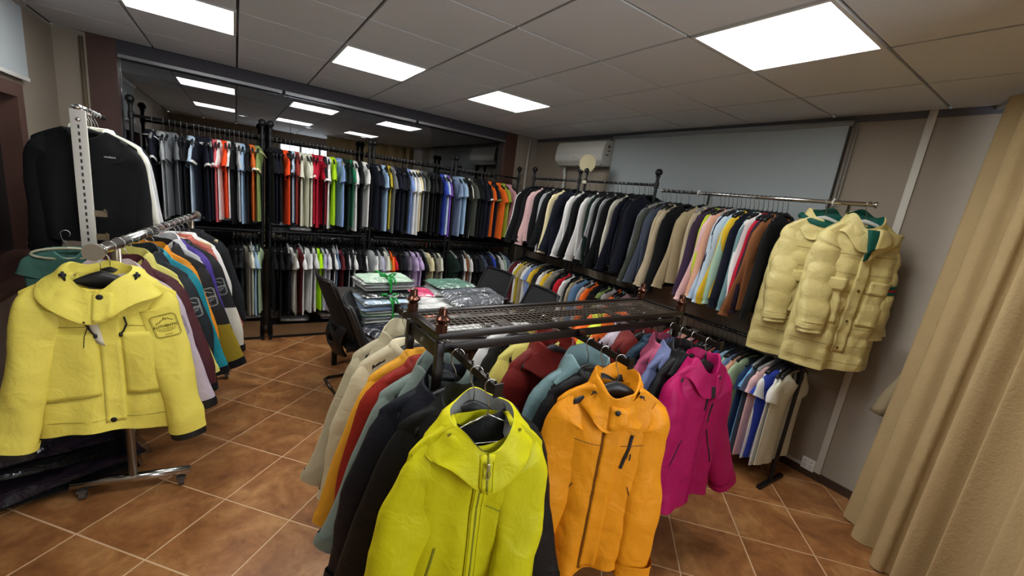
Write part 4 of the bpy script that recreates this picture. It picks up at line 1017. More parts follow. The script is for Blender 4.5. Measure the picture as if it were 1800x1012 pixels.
for o in [tt]+list(tt.children_recursive):
    if o.type == 'MESH': o.material_slots[0].link = 'OBJECT'; o.material_slots[0].material = fabric('teal_tee', '#4a766c')
hp = [(.125*math.cos(a)*(1.0), 0, -.105+.028*math.sin(a)) for a in np.linspace(0, 2*PI, 30)]
th_ = root('clothes_hanger', (-.735, 3.02, 1.29), R(12), 'cream tubular hanger on the teal green T-shirt', 'hanger')
MB().tube(hp, .006, 8, False).build('shoulder_bar', plain('cream_tube', '#b9b59c', .4), th_, True); ob('hook', HOOKS[.0175, True], HOOK, th_)
# a pile of bagged dark clothes on the floor behind the wheeled rail
FILM = film('clear_film'); FILM_D = film('clear_film_soft', (.8, .82, .84), .12, .15, .5, 9)
def pillow(w, d, h, seed=0, nx=14, ny=12, sag=.0, amp=.004, roundness=4.0):
    """a soft slab: folded cloth, padded bag"""
    rg = np.random.RandomState(seed); V = []; F = []
    p = rg.uniform(0, 6.28, 6)
    for sgn in (-1, 1):
        for j in range(ny+1):
            for i in range(nx+1):
                u, v = -1+2*i/nx, -1+2*j/ny
                k = max(0, (1-abs(u)**roundness)*(1-abs(v)**roundness))**.5
                x, y = u*w/2*(1-.02*math.sin(3*v+p[0])), v*d/2*(1-.02*math.sin(3*u+p[1]))
                z = sgn*h/2*k+(amp*(math.sin(7*u+p[2]+2*v)+math.sin(9*v+p[3]-3*u)+.6*math.sin(15*u+11*v+p[4]))*k if sgn > 0 else 0)-sag*u*u
                V.append((x, y, z))
    n = nx+1; o = n*(ny+1)
    for j in range(ny):
        for i in range(nx): q = j*n+i; F.append((q, q+n, q+n+1, q+1)); F.append((o+q, o+q+1, o+q+n+1, o+q+n))
    return V, F
PK = {}
def pack(loc, dims, colour, label, rz=0, tilt=(0, 0), group=None, seed=0, mat=None, bag=FILM, cat='packed shirt', name='packed_shirt'):
    """a folded shirt in a clear bag"""
    t = root(name, loc, rz, label, cat, group); t.rotation_euler = (tilt[0], tilt[1], rz)
    k = (dims, seed % 4)
    if k not in PK:
        w_, d_, h_ = dims
        PK[k] = (mesh('folded_cloth', *pillow(w_*.93, d_*.93, h_*.86, seed, amp=.0012+h_*.03, roundness=8)), mesh('clear_bag', *pillow(w_, d_, h_*1.02, seed+3, amp=.0025+h_*.04, roundness=6)))
    f_ = ob('folded_cloth', PK[k][0], mat or fabric(colour), t)
    ob('clear_bag', PK[k][1], bag, t)
    return t
for i, (x, y, z, c, tx, ty, rz, lab) in enumerate(((-.80, 2.86, .035, 'charcoal', 0, 0, .3, 'bottom bag of dark clothes on the floor behind the wheeled rail'), (-.79, 2.84, .10, 'darkplum', .04, -.03, .45, 'maroon bag in the floor pile behind the wheeled rail'),
    (-.82, 2.87, .165, 'black', -.03, .05, .22, 'black bag third up in the floor pile behind the wheeled rail'), (-.83, 2.9, .235, 'darkplum', .05, .06, .35, 'topmost maroon bag of the floor pile behind the wheeled rail'))):
    pack((x, y, z), (.62, .46, .062), c, lab, rz, (tx, ty), None, i, None, FILM_D, 'bagged clothes', 'bagged_clothes')
# ================================================================== island rack in front
ISP = R(2.0); IC = Vector((1.235, 1.325, 0))
isl = root('island_rack', IC, ISP, 'dark bronze island rack with wire mesh top and copper finials, crowded with jackets', 'garment rack')
def IW(x, y, z): return IC+Vector((x*math.cos(ISP)-y*math.sin(ISP), x*math.sin(ISP)+y*math.cos(ISP), z))
HL, HD = .70, .14
for sx in (-1, 1):
    for sy in (-1, 1):
        p = box('post', (sx*(HL-.014), sy*(HD-.014), .635), (.026, .026, 1.27), BRONZE, isl, b=.002)
        MB().lathe([(.014, 0), (.0195, .002), (.0195, .030), (.015, .034), (.026, .046), (.0265, .050), (.016, .060), (.014, .066), (.0145, .080), (.0125, .085), (.004, .087)], (sx*(HL-.016), sy*(HD-.016), 1.302), 18).build('finial', COPPER, isl, 'auto')
for sy in (-1, 1):
    box('shelf_rim', (0, sy*(HD-.012), 1.292), (2*HL, .024, .022), BRONZE, isl, b=.002)
    box('long_bar', (0, sy*(HD-.014), 1.247), (2*HL-.05, .014, .030), BRONZE, isl, b=.0015)
    box('base_bar', (0, sy*(HD-.014), .12), (2*HL-.05, .02, .025), BRONZE, isl)
for sx in (-1, 1):
    box('shelf_rim', (sx*(HL-.012), 0, 1.292), (.024, 2*HD-.048, .022), BRONZE, isl, b=.002)
    pl = box('end_plate', (sx*(HL-.012), 0, 1.235), (.008, 2*HD-.05, .05), BRONZE, isl, b=.002)
    MB().tube([(sx*(HL-.012)-.007, .0, 1.235), (sx*(HL-.012)+.007, .0, 1.235)], .009, 10).build('bolt', CHROME, isl, 'auto')
for x in (-.33, .33):
    box('cross_strap', (x, 0, 1.262), (.05, 2*HD-.04, .005), BRONZE, isl)
wm = MB(); n = 54
for i in range(n): x = -HL+.025+(2*HL-.05)*(i+.5)/n; wm.box((x, 0, 1.294), (.0016, 2*HD-.046, .0016))
for i in range(9): y = -HD+.024+(2*HD-.048)*(i+.5)/9; wm.box((0, y, 1.2955), (2*HL-.046, .0014, .0014))
o = wm.build('wire_mesh', plain('mesh_wire', '#857b70', .35, .6), isl); o['kind'] = 'stuff'
AX = (-.635, -.045, .60)
def arm_z(y): return 1.235-.05*max(0, abs(y)-HD)
for x in AX:
    for s in (-1, 1):
        y0, y1 = (.0, .41)
        a_ = MB().box((x, s*.07, 1.235), (.012, .14, .026)).box((x, s*(HD+.135), (arm_z(HD)+arm_z(.41))/2), (.012, .272, .026), rx=-s*.05)
        a_.box((x, s*.412, arm_z(.41)+.003), (.03, .006, .040))
        o = a_.build('arm', BRONZE, isl)
        pg = MB()
        for k in range(6): y = s*(HD+.03+.045*k); pg.box((x, y, arm_z(y)+.018), (.005, .005, .014))
        pg.build('arm_pegs', BRONZE, o)
MB().box((AX[1], -HD, 1.256), (.03, .03, .016), b=.003).build('arm_clamp', COPPER, isl)
IHK = .0185
def isl_hang(line, y, rz, kind, mat, label, scale=1.0): return make_hanger(IW(AX[line], y, arm_z(y)), rz, kind, mat, label, IHK, None, True, scale)
# --- lime jacket
LIME = nylon('lime_jacket', '#c2bd0e'); LGREY = fabric('lining_grey', '#6f716f', bump=.2); SILVER = plain('zip_silver', '#b3b08a', .3, .8)
SL = dict(W=.205, Wc=.245, Wh=.262, L=.78, drop=.10, nw=.085, nf=.055, dT=.018, dM=.042, dH=.046, amp=.016, sl=.66, a0=.098, a1=.075, b0=.046, b1=.046, th0=27, th1=(15, 5))
yl = -.375; zl_ = arm_z(yl)
lj = jacket(IW(AX[0]-.015, yl, zl_), R(-14), LIME, 'big lime yellow zip jacket with grey hood lining at the front of the island rack', SL, 31, res=(65, 72, 26, 44), cr=.009,
    hood_kw=dict(rx=.095, ry=.075, up=.022, spread=.075, down=.085, dip=.07, cr=.012, back=.035, n=84), lining=LGREY, cuffs=[(.955, 1.03, [.002, -.006, -.014], LIME)], bend=(.06, .30), fwd=(.06, .14))
T = lj['root']; FR = Front(lj['shells']['torso'], lj['shells']['hood']); FT = Front(lj['shells']['torso'])
LSEAM = plain('lime_seam', '#77760a', .8)
FR.quad('placket', [(-.02, -.17), (.022, -.17), (.022, -.855), (-.02, -.855)], LIME, T, 4, 46, .005, .008)
zp = FR.line('zipper', [(.002, -.165), (.002, -.85)], .010, LSEAM, T, .009, 40)
c = FR.at(.0, -.205, .014); MB().box(c+Vector((0, 0, .012)), (.010, .006, .016), b=.002).tube([c+Vector((.006*math.sin(a), -.003, -.012+.016*math.cos(a))) for a in np.linspace(0, 2*PI, 14)], .0018, 6, False).build('zip_pull', SILVER, zp, True)
for dx in (-.014, .018): FR.line('placket_seam', [(dx, -.19), (dx, -.85)], .002, LSEAM, T, .007, 40)
FT.line('pocket_zip', [(-.115, -.50), (-.135, -.62), (-.15, -.72)], .008, LSEAM, T, .004, 10)
FT.line('chest_seam', [(.035, -.385), (.10, -.415), (.165, -.40), (.20, -.36)], .003, LSEAM, T, .004, 8)
FT.line('armhole_seam', [(-.20, -.20), (-.165, -.33), (-.20, -.45)], .003, LSEAM, T, .003, 8)
FT.line('armhole_seam', [(.13, -.19), (.175, -.30), (.205, -.42)], .003, LSEAM, T, .003, 8)
FT.line('side_seam', [(.19, -.44), (.195, -.84)], .003, LSEAM, T, .003, 16)
for sx in (-1, 1):
    m_ = MB(); c = FR.at(sx*.105, -.125, .004)
    for a in (0, 90, 45, 135): m_.box(c, (.014, .002, .0018), ry=R(a))
    m_.build('eyelet_mark', LSEAM, lj['hood'])
isl_hang(0, yl, R(-14), 'wire', HOOK, 'steel wire hanger inside the big lime yellow zip jacket')
# --- amber orange jacket
ORG = nylon('orange_jacket', '#d88a12')
SO = dict(SL); SO.update(W=.215, Wc=.245, Wh=.25, L=.80, drop=.085, sl=.76, a0=.095, a1=.078, th1=(6, 5))
yo = -.365
oj = jacket(IW(AX[1], yo, arm_z(yo)), R(-30), ORG, 'amber orange jacket with black chest zip beside the lime jacket', SO, 44, res=(65, 68, 26, 44), cr=.009,
    hood_kw=dict(rx=.082, ry=.06, up=.045, spread=.055, down=.085, dip=.07, cr=.014, back=.02, n=84), cuffs=[(.95, 1.03, .004, ORG)], bend=(.0, .05), fwd=(.07, .07))
T = oj['root']; FR = Front(oj['shells']['torso'], oj['shells']['hood']); FT = Front(oj['shells']['torso']); OSEAM = plain('orange_seam', '#6f430a', .8)
FR.quad('placket', [(-.025, -.165), (.045, -.165), (.03, -.885), (-.035, -.885)], ORG, T, 5, 40, .006, .012)
FR.snap('snap', .0, -.185, .011, ZIP_BLACK, T, .009)
FT.line('placket_edge', [(-.030, -.20), (-.034, -.48), (-.04, -.88)], .005, OSEAM, T, .006, 24)
FT.line('chest_zip', [(.085, -.285), (.080, -.34), (.062, -.43)], .013, ZIP_BLACK, T, .006, 8)
c = FT.at(.088, -.375, .010); MB().box(c, (.005, .004, .028), b=.001).build('zip_pull', ZIP_BLACK, T)
FT.line('yoke_seam', [(-.23, -.31), (-.03, -.335)], .003, OSEAM, T, .003, 12); FT.line('yoke_seam', [(.045, -.335), (.12, -.33), (.235, -.30)], .003, OSEAM, T, .003, 8)
FT.line('pocket_seam', [(.105, -.51), (.145, -.62), (.165, -.74)], .005, OSEAM, T, .004, 10); FT.line('pocket_seam', [(-.115, -.51), (-.17, -.62), (-.19, -.70)], .005, OSEAM, T, .004, 10)
for sx in (-1, 1):
    c = FR.at(sx*.092, -.125, .008); MB().box(c, (.016, .008, .008), b=.002).tube([c, c+Vector((.012*sx, -.002, -.012))], .002, 6).build('cord_lock', ZIP_BLACK, oj['hood'], True)
    FR2 = Front(oj['shells'][sx]); x0 = sx*.365
    if FR2.y(x0, -.755) is not None: FR2.quad('cuff_tab', [(x0-.05, -.745), (x0+.05, -.745), (x0+.05, -.78), (x0-.05, -.78)], ORG, oj['sl'][sx], 6, 3, .007, .006)
isl_hang(1, yo, R(-30), 'broad', BLACK_PLASTIC, 'broad black hanger inside the amber orange jacket with the chest zip')
# --- magenta jacket
MAG = nylon('magenta_jacket', '#a80f58')
SG = dict(SL); SG.update(W=.205, Wc=.24, Wh=.245, L=.74, drop=.08, sl=.70, a0=.095, a1=.078, th1=(5, 16), dM=.045, dH=.05)
ym = -.35
mj = jacket(IW(AX[2], ym, arm_z(ym)), R(-6), MAG, 'magenta pink jacket with open collar at the curtain end of the island rack', SG, 57, res=(61, 66, 26, 44), cr=.009,
    hood_kw=dict(rx=.08, ry=.055, up=.032, spread=.06, down=.08, dip=.06, cr=.012, back=.02, n=84), cuffs=[(.96, 1.02, .002, MAG)], bend=(.0, -.12), fwd=(.05, .05))
T = mj['root']; FR = Front(mj['shells']['torso'], mj['shells']['hood']); FT = Front(mj['shells']['torso']); GSEAM = plain('magenta_seam', '#4f0629', .8)
FR.quad('neck_patch', [(.008, -.205), (.040, -.205), (.012, -.33), (.006, -.33)], plain('neck_dark', '#1c0a12', .9), T, 4, 12, .004, .004)  # dark patch laid over the closed cloth in place of a gap
FR.quad('placket', [(.045, -.15), (.075, -.155), (.03, -.825), (.008, -.825)], MAG, T, 4, 36, .007, .010)
FT.line('chest_zip', [(.085, -.31), (.08, -.36), (.072, -.41)], .011, ZIP_BLACK, T, .007, 8)
FT.line('pocket_zip', [(.085, -.45), (.12, -.54), (.155, -.64)], .008, plain('zip_wine', '#3c0a20', .6), T, .005, 8)
FT.line('pocket_zip', [(-.10, -.47), (-.14, -.58), (-.165, -.66)], .006, GSEAM, T, .004, 8)
FR.snap('snap', .062, -.165, .008, ZIP_BLACK, T, .009); FT.snap('snap', -.21, -.74, .008, ZIP_BLACK, T, .006)
isl_hang(2, ym, R(-6), 'broad', BLACK_PLASTIC, 'broad black hanger inside the magenta pink jacket')
# --- the jackets behind them
DR = nylon('brick_red', '#6d1d19')
isl_rows = [
 (0, -.29, nylon('jet', '#0c0d0f'), 'black jacket directly behind the lime one on the island rack', 0, -24, True, 1.08),
 (0, -.165, nylon('midnight', '#0f131d'), 'midnight navy hooded jacket third back from the lime one', 1, -20, True, 1.15),
 (0, -.075, nylon('sage_grey', '#76857f'), 'sage grey jacket behind the midnight navy hooded one', 2, -16, True, 1.02),
 (0, .015, nylon('brick', '#8a2117'), 'brick red jacket with long sleeve showing behind the sage grey one', 3, -8, False, 1.05),
 (0, .075, nylon('mango', '#d79a2a'), 'mango yellow jacket edge between the brick red and ivory ones', 0, -8, False, 1.0),
 (0, .20, nylon('ivory_shell', '#c8bfa0'), 'ivory jacket second from the table on the island rack', 1, -10, False, 1.0),
 (0, .30, nylon('stone_shell', '#b3aa8f'), 'stone beige jacket nearest the mesh-backed chairs', 2, -12, True, .98),
 (1, -.285, nylon('jet', '#0c0d0f'), 'black jacket directly behind the amber orange one', 1, -20, False, 1.02),
 (1, -.205, nylon('mist_teal', '#6f8a8e'), 'dusty teal hooded jacket behind the amber orange one', 3, -14, True, 1.02),
 (1, .01, DR, 'deep red jacket with broad black hanger under the middle of the mesh shelf', 2, -8, True, 1.02),
 (1, .10, nylon('lemon', '#d2c96c'), 'lemon jacket with black toggle behind the deep red one', 0, -8, True, 1.02),
 (1, .19, M_BW, 'black and white two-tone jacket behind the lemon one', 1, -8, False, 1.0),
 (1, .27, nylon('snow', '#c9c9cb'), 'white jacket under the table side of the mesh shelf', 2, -8, False, 1.0),
 (2, -.275, nylon('jet', '#0c0d0f'), 'black jacket directly behind the magenta one', 2, -4, True, 1.0),
 (2, -.215, nylon('dusk', '#616a90'), 'dusk blue jacket second behind the magenta one', 0, -4, True, 1.0),
 (2, -.155, nylon('rose', '#a34a68'), 'rose pink jacket third behind the magenta one', 1, -4, True, 1.0),
 (2, -.08, nylon('petrol', '#22394a'), 'petrol blue jacket fourth behind the magenta one', 3, -4, False, 1.02),
 (2, .02, DR, 'second deep red jacket, by the far post of the mesh shelf', 0, -6, True, 1.02),
 (2, .10, nylon('lilac_pale', '#b7abb8'), 'pale lilac hooded jacket behind the second deep red one', 1, -6, True, 1.02),
 (2, .17, nylon('tangerine', '#e2651c'), 'tangerine jacket with black toggle under the mesh shelf', 3, -6, True, 1.02),
 (2, .24, nylon('neon_shell', '#c3d43c'), 'neon yellow jacket between two tangerine ones under the mesh shelf', 2, -6, True, 1.0),
 (2, .31, nylon('tangerine', '#e2651c'), 'second tangerine jacket on the table side of the island rack', 0, -6, False, 1.0)]
for line, y, m, lab, v, deg, hd, s_ in isl_rows:
    t, sl = rack_jacket(IW(AX[line], y, arm_z(y)), R(deg), m, lab, v, None, None, s_, None, hd)
    isl_hang(line, y, R(deg), 'broad', BLACK_PLASTIC, 'black hanger carrying the '+' '.join(lab.replace('directly ', '').split()[:7]), s_)
# ================================================================== padded coats on the chrome rail
PUF = fabric('puffer', '#cfc182', rough=.5, bump=.5, bscale=26, spec=.4); GRN = fabric('puffer_green', '#0d5044', rough=.6, bump=.2)
SP = dict(W=.225, Wc=.265, Wh=.27, L=.95, drop=.10, nw=.095, nf=.07, dT=.03, dM=.06, dH=.055, amp=.014, sl=.66, a0=.11, a1=.08, b0=.052, b1=.045, th0=28, th1=5)
for k, (y, yaw, lab) in enumerate(((1.17, -40, 'pale yellow padded coat with green neck band, half behind the other padded coat'), (.955, -40, 'pale yellow padded coat with open green-lined collar at the end of the chrome rail'))):
    pj = jacket((3.2, y, 2.0), R(yaw), PUF, lab, SP, 81+k*6, 'pale yellow padded coats', res=(53, 76, 24, 50), cr=.009,
        hood_kw=dict(rx=.095, ry=.075, up=.05, spread=.06, down=.085, dip=.08, cr=.016, back=.02, n=60), lining=GRN, cuffs=[(.94, 1.04, [.003, -.012, -.008], PUF)], bend=(.10, .0), fwd=(.12, .0), quilt=.011, name='padded_coat', cat='coat')
    T = pj['root']; FR = Front(pj['shells']['torso'], pj['shells']['hood']); FT = Front(pj['shells']['torso']); PSE2 = plain('puffer_seam', '#a3965c', .8)
    FT.quad('placket', [(.0, -.22), (.07, -.22), (.07, -.93), (.0, -.93)], PUF, T, 5, 40, .010, .02)
    for z in (-.30, -.52, -.72, -.90): FT.snap('snap', .035, z, .008, plain('brass_snap', '#6b5a30', .4, .7), T, .014)
    for sx in (-1, 1):
        cx = sx*.165+.02
        FT.quad('pocket', [(cx-.085, -.50), (cx+.085, -.50), (cx+.10, -.74), (cx-.10, -.74)], PUF, T, 10, 14, .010, .02)
        FT.quad('pocket_flap', [(cx-.09, -.455), (cx+.09, -.455), (cx+.09, -.535), (cx-.09, -.535)], PUF, T, 10, 5, .018, .02)
    for zq in np.arange(-.30, -1.02, -.115): FT.line('quilt_seam', [(-.25, zq), (0, zq-.01), (.25, zq)], .006, PSE2, T, .001, 14)
    if k == 1:
        for (q0, q1, mm) in ((.50, .53, GRN), (.53, .555, fabric('puffer_red', '#8e2020')), (.555, .585, GRN)):
            V, F = sleeve_band(SP, 1, q0, q1, .012, 81+k*6+1, 24, 50, 2, 0, 0); ob('sleeve_stripe', mesh('sleeve_stripe', V, F), mm, pj['sl'][1])
        FR.quad('lapel', [(.03, -.14), (.21, -.16), (.20, -.20), (.02, -.34)], PUF, T, 8, 10, .03, .03)
        FR.quad('lapel_lining', [(-.03, -.15), (.05, -.15), (.035, -.30), (-.0, -.34)], GRN, T, 5, 10, .028, .01)
    else:
        V, F = ring_loft([[(p*math.cos(a), (p-.03)*math.sin(a)+.02, -.10+z-.05*max(0, -math.sin(a))) for a in np.linspace(0, 2*PI, 30, endpoint=False)] for p, z in ((.135, -.018), (.142, 0), (.128, .018))]); ob('neck_band', mesh('neck_band', V, F), GRN, T)
    make_hanger((3.2, y, 2.0), R(yaw), 'slim', WHITE_PLASTIC, 'white hanger inside the %s padded coat' % ('half-hidden' if k == 0 else 'front'), .0165, None, True)
# ================================================================== table, chairs, packed shirts
tb = root('work_table', (1.36, 3.15, 0), 0, 'dark work table behind the island rack, covered with bagged shirts', 'table')
box('tabletop', (0, 0, .735), (1.32, 1.66, .03), plain('table_dark', '#3b3734', .5, noise=.1, scale=4), tb, b=.004)
for sx in (-1, 1):
    for sy in (-1, 1): box('leg', (sx*.60, sy*.76, .36), (.045, .045, .72), BLACK_METAL, tb)
for sy in (-1, 1): box('apron', (0, sy*.76, .69), (1.16, .03, .05), BLACK_METAL, tb)
MESHB = plain('chair_mesh', '#131417', .75, bump=.3, bscale=400)
def chair(loc, rz, label):
    """mesh-backed cantilever visitor chair, faces +X"""
    t = root('office_chair', loc, rz, label, 'chair', 'mesh-backed chairs round the table')
    def bk(u, v): # u across -1..1, v 0..1 up
        return (-.20-.16*v**1.5-.02*math.sin(v*PI)+.055*u*u*(1-.3*v), u*(.225+.02*math.sin(v*PI)), .53+.46*v)
    V = []; F = []
    for j in range(15):
        for i in range(13): V.append(bk(-1+2*i/12, j/14))
    for j in range(14):
        for i in range(12): q = j*13+i; F.append((q, q+1, q+14, q+13))
    V2 = [(x-.012, y, z) for x, y, z in V]; n = len(V)
    ob('backrest', mesh('backrest', V+V2, F+[tuple(k+n for k in f[::-1]) for f in F]), MESHB, t)
    ed = [bk(-1, v) for v in np.linspace(0, 1, 12)]+[bk(u, 1) for u in np.linspace(-1, 1, 10)[1:-1]]+[bk(1, v) for v in np.linspace(1, 0, 12)]+[bk(u, 0) for u in np.linspace(1, -1, 10)[1:]]
    MB().tube(ed, .013, 8, False).build('back_frame', BLACK_PLASTIC, t, True)
    for sl_ in (ed[8:14], ed[-24:-17]): MB().tube([(p[0]-.014, p[1], p[2]) for p in sl_], .003, 6).build('edge_highlight', plain('highlight_grey', '#6e6e70', .3, .6), t, True)  # grey strips at the top corners imitate the highlight on the frame
    lp = MB(); V = []; F = []
    for j in range(9):
        for i in range(9):
            u, v = -1+2*i/8, j/8; V.append((-.215-.05*math.sin(v*PI)+.05*u*u, u*(.20-.06*(1-v)), .36+.26*v))
    for j in range(8):
        for i in range(8):
            if (i in (2, 3, 5) and j in (3, 4, 6)): continue
            q = j*9+i; F.append((q, q+1, q+10, q+9))
    lo = ob('lumbar_support', mesh('lumbar_support', V, F), BLACK_PLASTIC, t); so = lo.modifiers.new('thick', 'SOLIDIFY'); so.thickness = .02
    V, F = pillow(.46, .47, .09, 5, 12, 12, 0, .003, 5); ob('seat', mesh('seat', [(x+.03, y, z+.45) for x, y, z in V], F), fabric('seat_black', '#141517'), t)
    for s in (-1, 1):
        MB().tube([(-.19, s*.19, .42), (.18, s*.2, .41), (.25, s*.215, .36), (.24, s*.225, .05), (.20, s*.225, .018), (-.20, s*.225, .018), (-.235, s*.20, .018), (-.235, 0, .018)], .0125, 10).build('leg', plain('leg_steel', '#57524c', .3, .9), t, True)
        MB().tube([(-.21, s*.19, .43), (-.25, s*.235, .60), (-.10, s*.25, .655), (.10, s*.25, .65)], .012, 8).build('armrest', BLACK_PLASTIC, t, True) if False else None
    return t
chair((.88, 3.41, 0), R(6), 'black mesh-backed chair on the aisle side of the table, towards the racks')
chair((.93, 2.64, 0), R(-10), 'black mesh-backed chair on the aisle side of the table, nearest the stone beige jacket')
chair((2.02, 3.62, 0), R(186), 'black mesh-backed chair across the table, by the green bagged shirt')
chair((2.00, 2.86, 0), R(176), 'black mesh-backed chair across the table, beside the lettered grey bag')
def stack(cx, cy, z, items, dims, rz, where, seed, group):
    rg = random.Random(seed)
    for i, (c, desc) in enumerate(items):
        pack((cx+rg.uniform(-.016, .016), cy+rg.uniform(-.016, .016), z+dims[2]/2), dims, c, '%s bagged shirt, %s from the bottom of the %s' % (desc, ORD[i+1], where), rz+R(rg.uniform(-4, 4)), (rg.uniform(-.012, .012), rg.uniform(-.012, .012)), group, i)
        z += dims[2]*.93
    return z
low = [('palegrey', 'pale grey'), ('white', 'white'), ('lightgrey', 'light grey'), ('palegreen', 'pale green'), ('white', 'white'), ('greyblue', 'grey blue'), ('white', 'white'), ('paleblue', 'pale blue')]
z1 = stack(.92, 2.98, .752, low, (.44, .34, .024), R(4), 'lower ribboned pile', 5, 'lower ribboned pile of shirts')
pack((.925, 3.02, z1+.02), (.42, .32, .036), 'charcoal', 'charcoal folded shirt in a shiny bag between the two ribboned piles', R(2), (0, 0), None, 2)
z2 = stack(.93, 3.08, z1+.04, [('white', 'white'), ('palegrey', 'pale grey'), ('white', 'white'), ('palegreen', 'pale sage')], (.40, .31, .024), R(3), 'upper ribboned pile', 6, 'upper ribboned pile of shirts')
GR = plain('ribbon_green', '#15923a', .35)
def ribbon(name, cx, cy, z0, z1, dy, label):
    t = root(name, (cx, cy, z0), R(4), label, 'ribbon'); h = z1-z0
    b = MB()
    for i, (p, q) in enumerate((((0, -dy, 0), (0, -dy, h+.004)), ((0, -dy, h+.004), (0, dy, h+.004)), ((0, dy, h+.004), (0, dy, 0)))):
        c = (Vector(p)+Vector(q))/2; d = Vector(q)-Vector(p); b.box(c, (.016, max(abs(d.y), .003), max(abs(d.z), .003)))
    b.build('band', GR, t)
    k = MB()
    for s in (-1, 1):
        k.tube([(0, -dy*.5, h+.008), (s*.03, -dy*.5-.01, h+.035), (s*.06, -dy*.5, h+.03), (s*.05, -dy*.5+.01, h+.012), (0, -dy*.5, h+.008)], [.004, .008, .009, .007, .004], 6)
        k.tube([(0, -dy*.5, h+.008), (s*.02+.01, -dy*.8, h+.012), (s*.025+.012, -dy-.008, h-.03)], [.004, .008, .007], 6)
    k.build('bow', GR, t, True)
ribbon('green_ribbon', .92, 2.98, .75, z1+.004, .176, 'green ribbon tied round the lower pile of bagged shirts')
ribbon('green_ribbon', .93, 3.08, z1+.04, z2+.004, .162, 'green ribbon with bow round the upper pile of bagged shirts')
pk = [((.93, 2.66, .775), (.46, .36, .045), 'navy', 'flat navy garment in a glossy bag at the table edge nearest the island rack', .25),
 ((1.26, 3.36, .80), (.40, .32, .09), 'white', 'bulky white garment in a bag between the ribboned piles and the green bag', .1),
 ((1.27, 3.30, .865), (.34, .28, .04), 'hotpink', 'hot pink folded shirt in a bag behind the ribboned piles', -.1),
 ((1.30, 2.95, .775), (.46, .36, .045), 'white', 'flat white bagged shirt under the lettered grey bag', .15),
 ((1.32, 2.98, .815), (.42, .34, .036), 'orange', 'orange bagged shirt peeping out under the white one on the table', .3),
 ((1.34, 2.99, .852), (.44, .35, .036), 'white', 'white bagged shirt spread on top of the orange one', -.1),
 ((1.66, 3.40, .785), (.48, .40, .065), 'midgrey', 'mid grey bagged garment at the bottom of the green bag pile', .1),
 ((1.66, 3.40, .85), (.46, .38, .06), 'palegrey', 'pale grey bagged garment below the green bag', -.12),
 ((1.66, 3.42, .912), (.42, .34, .05), 'sagebag', 'sage green bagged shirt on top of the far pile on the table', .12),
 ((1.72, 2.92, .785), (.48, .40, .065), 'palegrey', 'pale grey bagged garment under the lettered grey bag', -.2),
 ((1.72, 2.92, .85), (.44, .36, .05), 'palepink', 'pale pink bagged garment just below the lettered grey bag', .1),
 ((1.36, 2.58, .775), (.40, .30, .045), 'white', 'white bagged shirt seen through the mesh shelf', -.3),
 ((1.76, 2.56, .78), (.44, .34, .055), 'black', 'black garment in a crinkled bag seen through the mesh shelf', .1)]
COL['hotpink'] = '#d0436e'; COL['sagebag'] = '#5f8674'
for i, (l, d, c, lab, rz) in enumerate(pk): pack(l, d, c, lab, rz, (0, 0), None, i)
lb_ = pack((1.66, 2.93, .915), (.56, .36, .075), 'greybag', 'dark grey bagged garment with black lettering on top of the near pile', R(4), (.10, .0), None, 1, fabric('greybag', '#5e636a'))
TV, TF = text_mesh('SPAULDN', .085, .003)
bv = bvh_of(*mesh_shell(lb_.children[1].data)); PV = []
for u, v in TV:
    h = bv.ray_cast(Vector((-u*.9, -v*.8, 1)), Vector((0, 0, -1))); PV.append((-u*.9, -v*.8, (h[0].z if h[0] else .03)+.002))
ob('lettering', mesh('lettering', PV, TF, False), plain('print_black', '#17181a', .6), lb_)
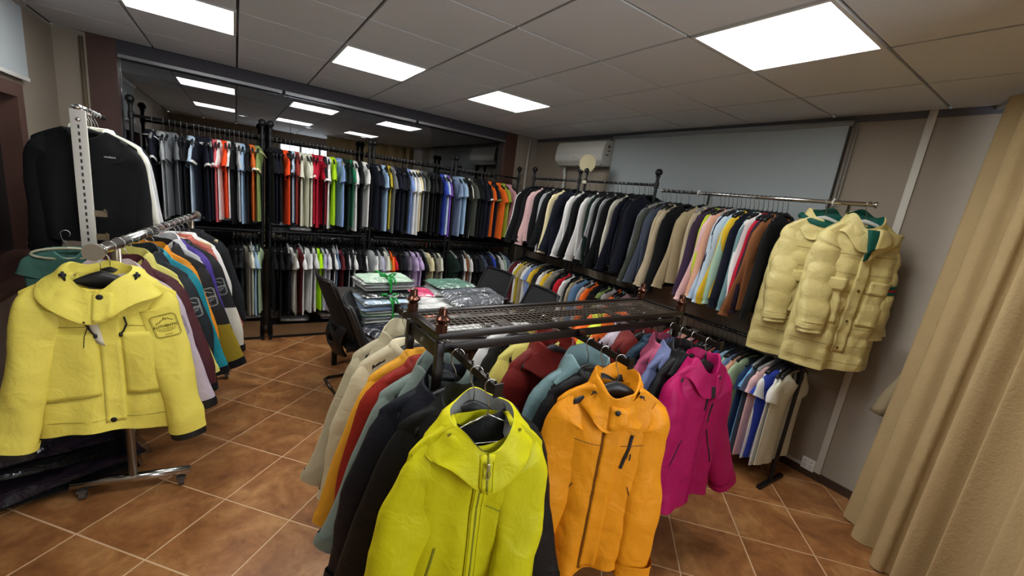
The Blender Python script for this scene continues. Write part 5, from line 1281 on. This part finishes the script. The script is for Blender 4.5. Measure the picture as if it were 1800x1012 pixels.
# bags lying on the bottom shelves of the back racks
for i, (x, z, c, lab) in enumerate(((-.16, .23, 'midgrey', 'grey bagged garment on the bottom shelf of the first back rack'), (.06, .235, 'lightgrey', 'pale bagged garment on the bottom shelf of the first back rack'), (.02, .27, 'midgrey', 'upper grey bagged garment on the bottom shelf of the first back rack'),
    (.52, .18, 'palegrey', 'pale bagged garment on the bottom shelf of the second back rack'), (.92, .185, 'greyblue', 'grey blue bagged garment on the bottom shelf of the second back rack'), (.90, .22, 'white', 'white bagged garment on the bottom shelf of the second back rack'), (1.08, .20, 'black', 'black bagged garment on the bottom shelf of the second back rack'))):
    pack((x, RACK_Y+.0, z), (.30, .19, .035), c, lab, .1*(i % 3-1), (0, 0), None, i)
# shiny bags heaped on top of the lower rows, under the upper row
for i, (x, c, w_) in enumerate(((.56, 'white', 'white end'), (.76, 'black', 'first black'), (.97, 'black', 'second black'))):
    pack((x, RACK_Y+.0, 1.17), (.22, .26, .04), c, '%s bag on the middle shelf of the second back rack' % w_, .1*(i-1), (0, 0), None, i, None, FILM, 'bagged clothes', 'bagged_clothes')
sh_ = root('shirt', (3.5, .62, 0), 0, 'pale khaki shirt sleeve poking out from behind the beige curtain', 'shirt')
MB().tube([(.04, -.09, 1.12), (.03, -.03, .98), (.01, .02, .84), (0, .045, .74), (0, .052, .70)], [.05, .045, .042, .038, .044], 12).build('sleeve', fabric('khaki'), sh_, True)
# gold rosette sign on the side rack
rs = root('rosette_sign', (3.185, 3.485, 2.03), R(-60), 'pale gold scalloped rosette card on a spring, clipped to the side rack', 'sign')
V = [(0, 0, .205)]; n = 44
for k in range(n): a = 2*PI*k/n; r_ = .102 if k % 2 else .084; V.append((r_*math.cos(a), 0, .205+r_*math.sin(a)))
V += [(x, .003, z) for x, y, z in V]; m_ = n+1
F = [(0, 1+k, 1+(k+1) % n) for k in range(n)]+[(m_, m_+1+(k+1) % n, m_+1+k) for k in range(n)]+[(1+k, m_+1+k, m_+1+(k+1) % n, 1+(k+1) % n) for k in range(n)]
ob('rosette_card', mesh('rosette_card', V, F, False), plain('rosette_gold', '#b3ab86', .6), rs)
MB().tube([(.008*math.cos(a), .008*math.sin(a), .01+.10*a/40) for a in np.linspace(0, 40, 90)], .0022, 5).build('spring_stem', plain('stem_cream', '#c3c0a4', .5), rs, True)
box('clip', (0, 0, .005), (.045, .025, .03), plain('stem_cream', '#c3c0a4', .5), rs, b=.004)
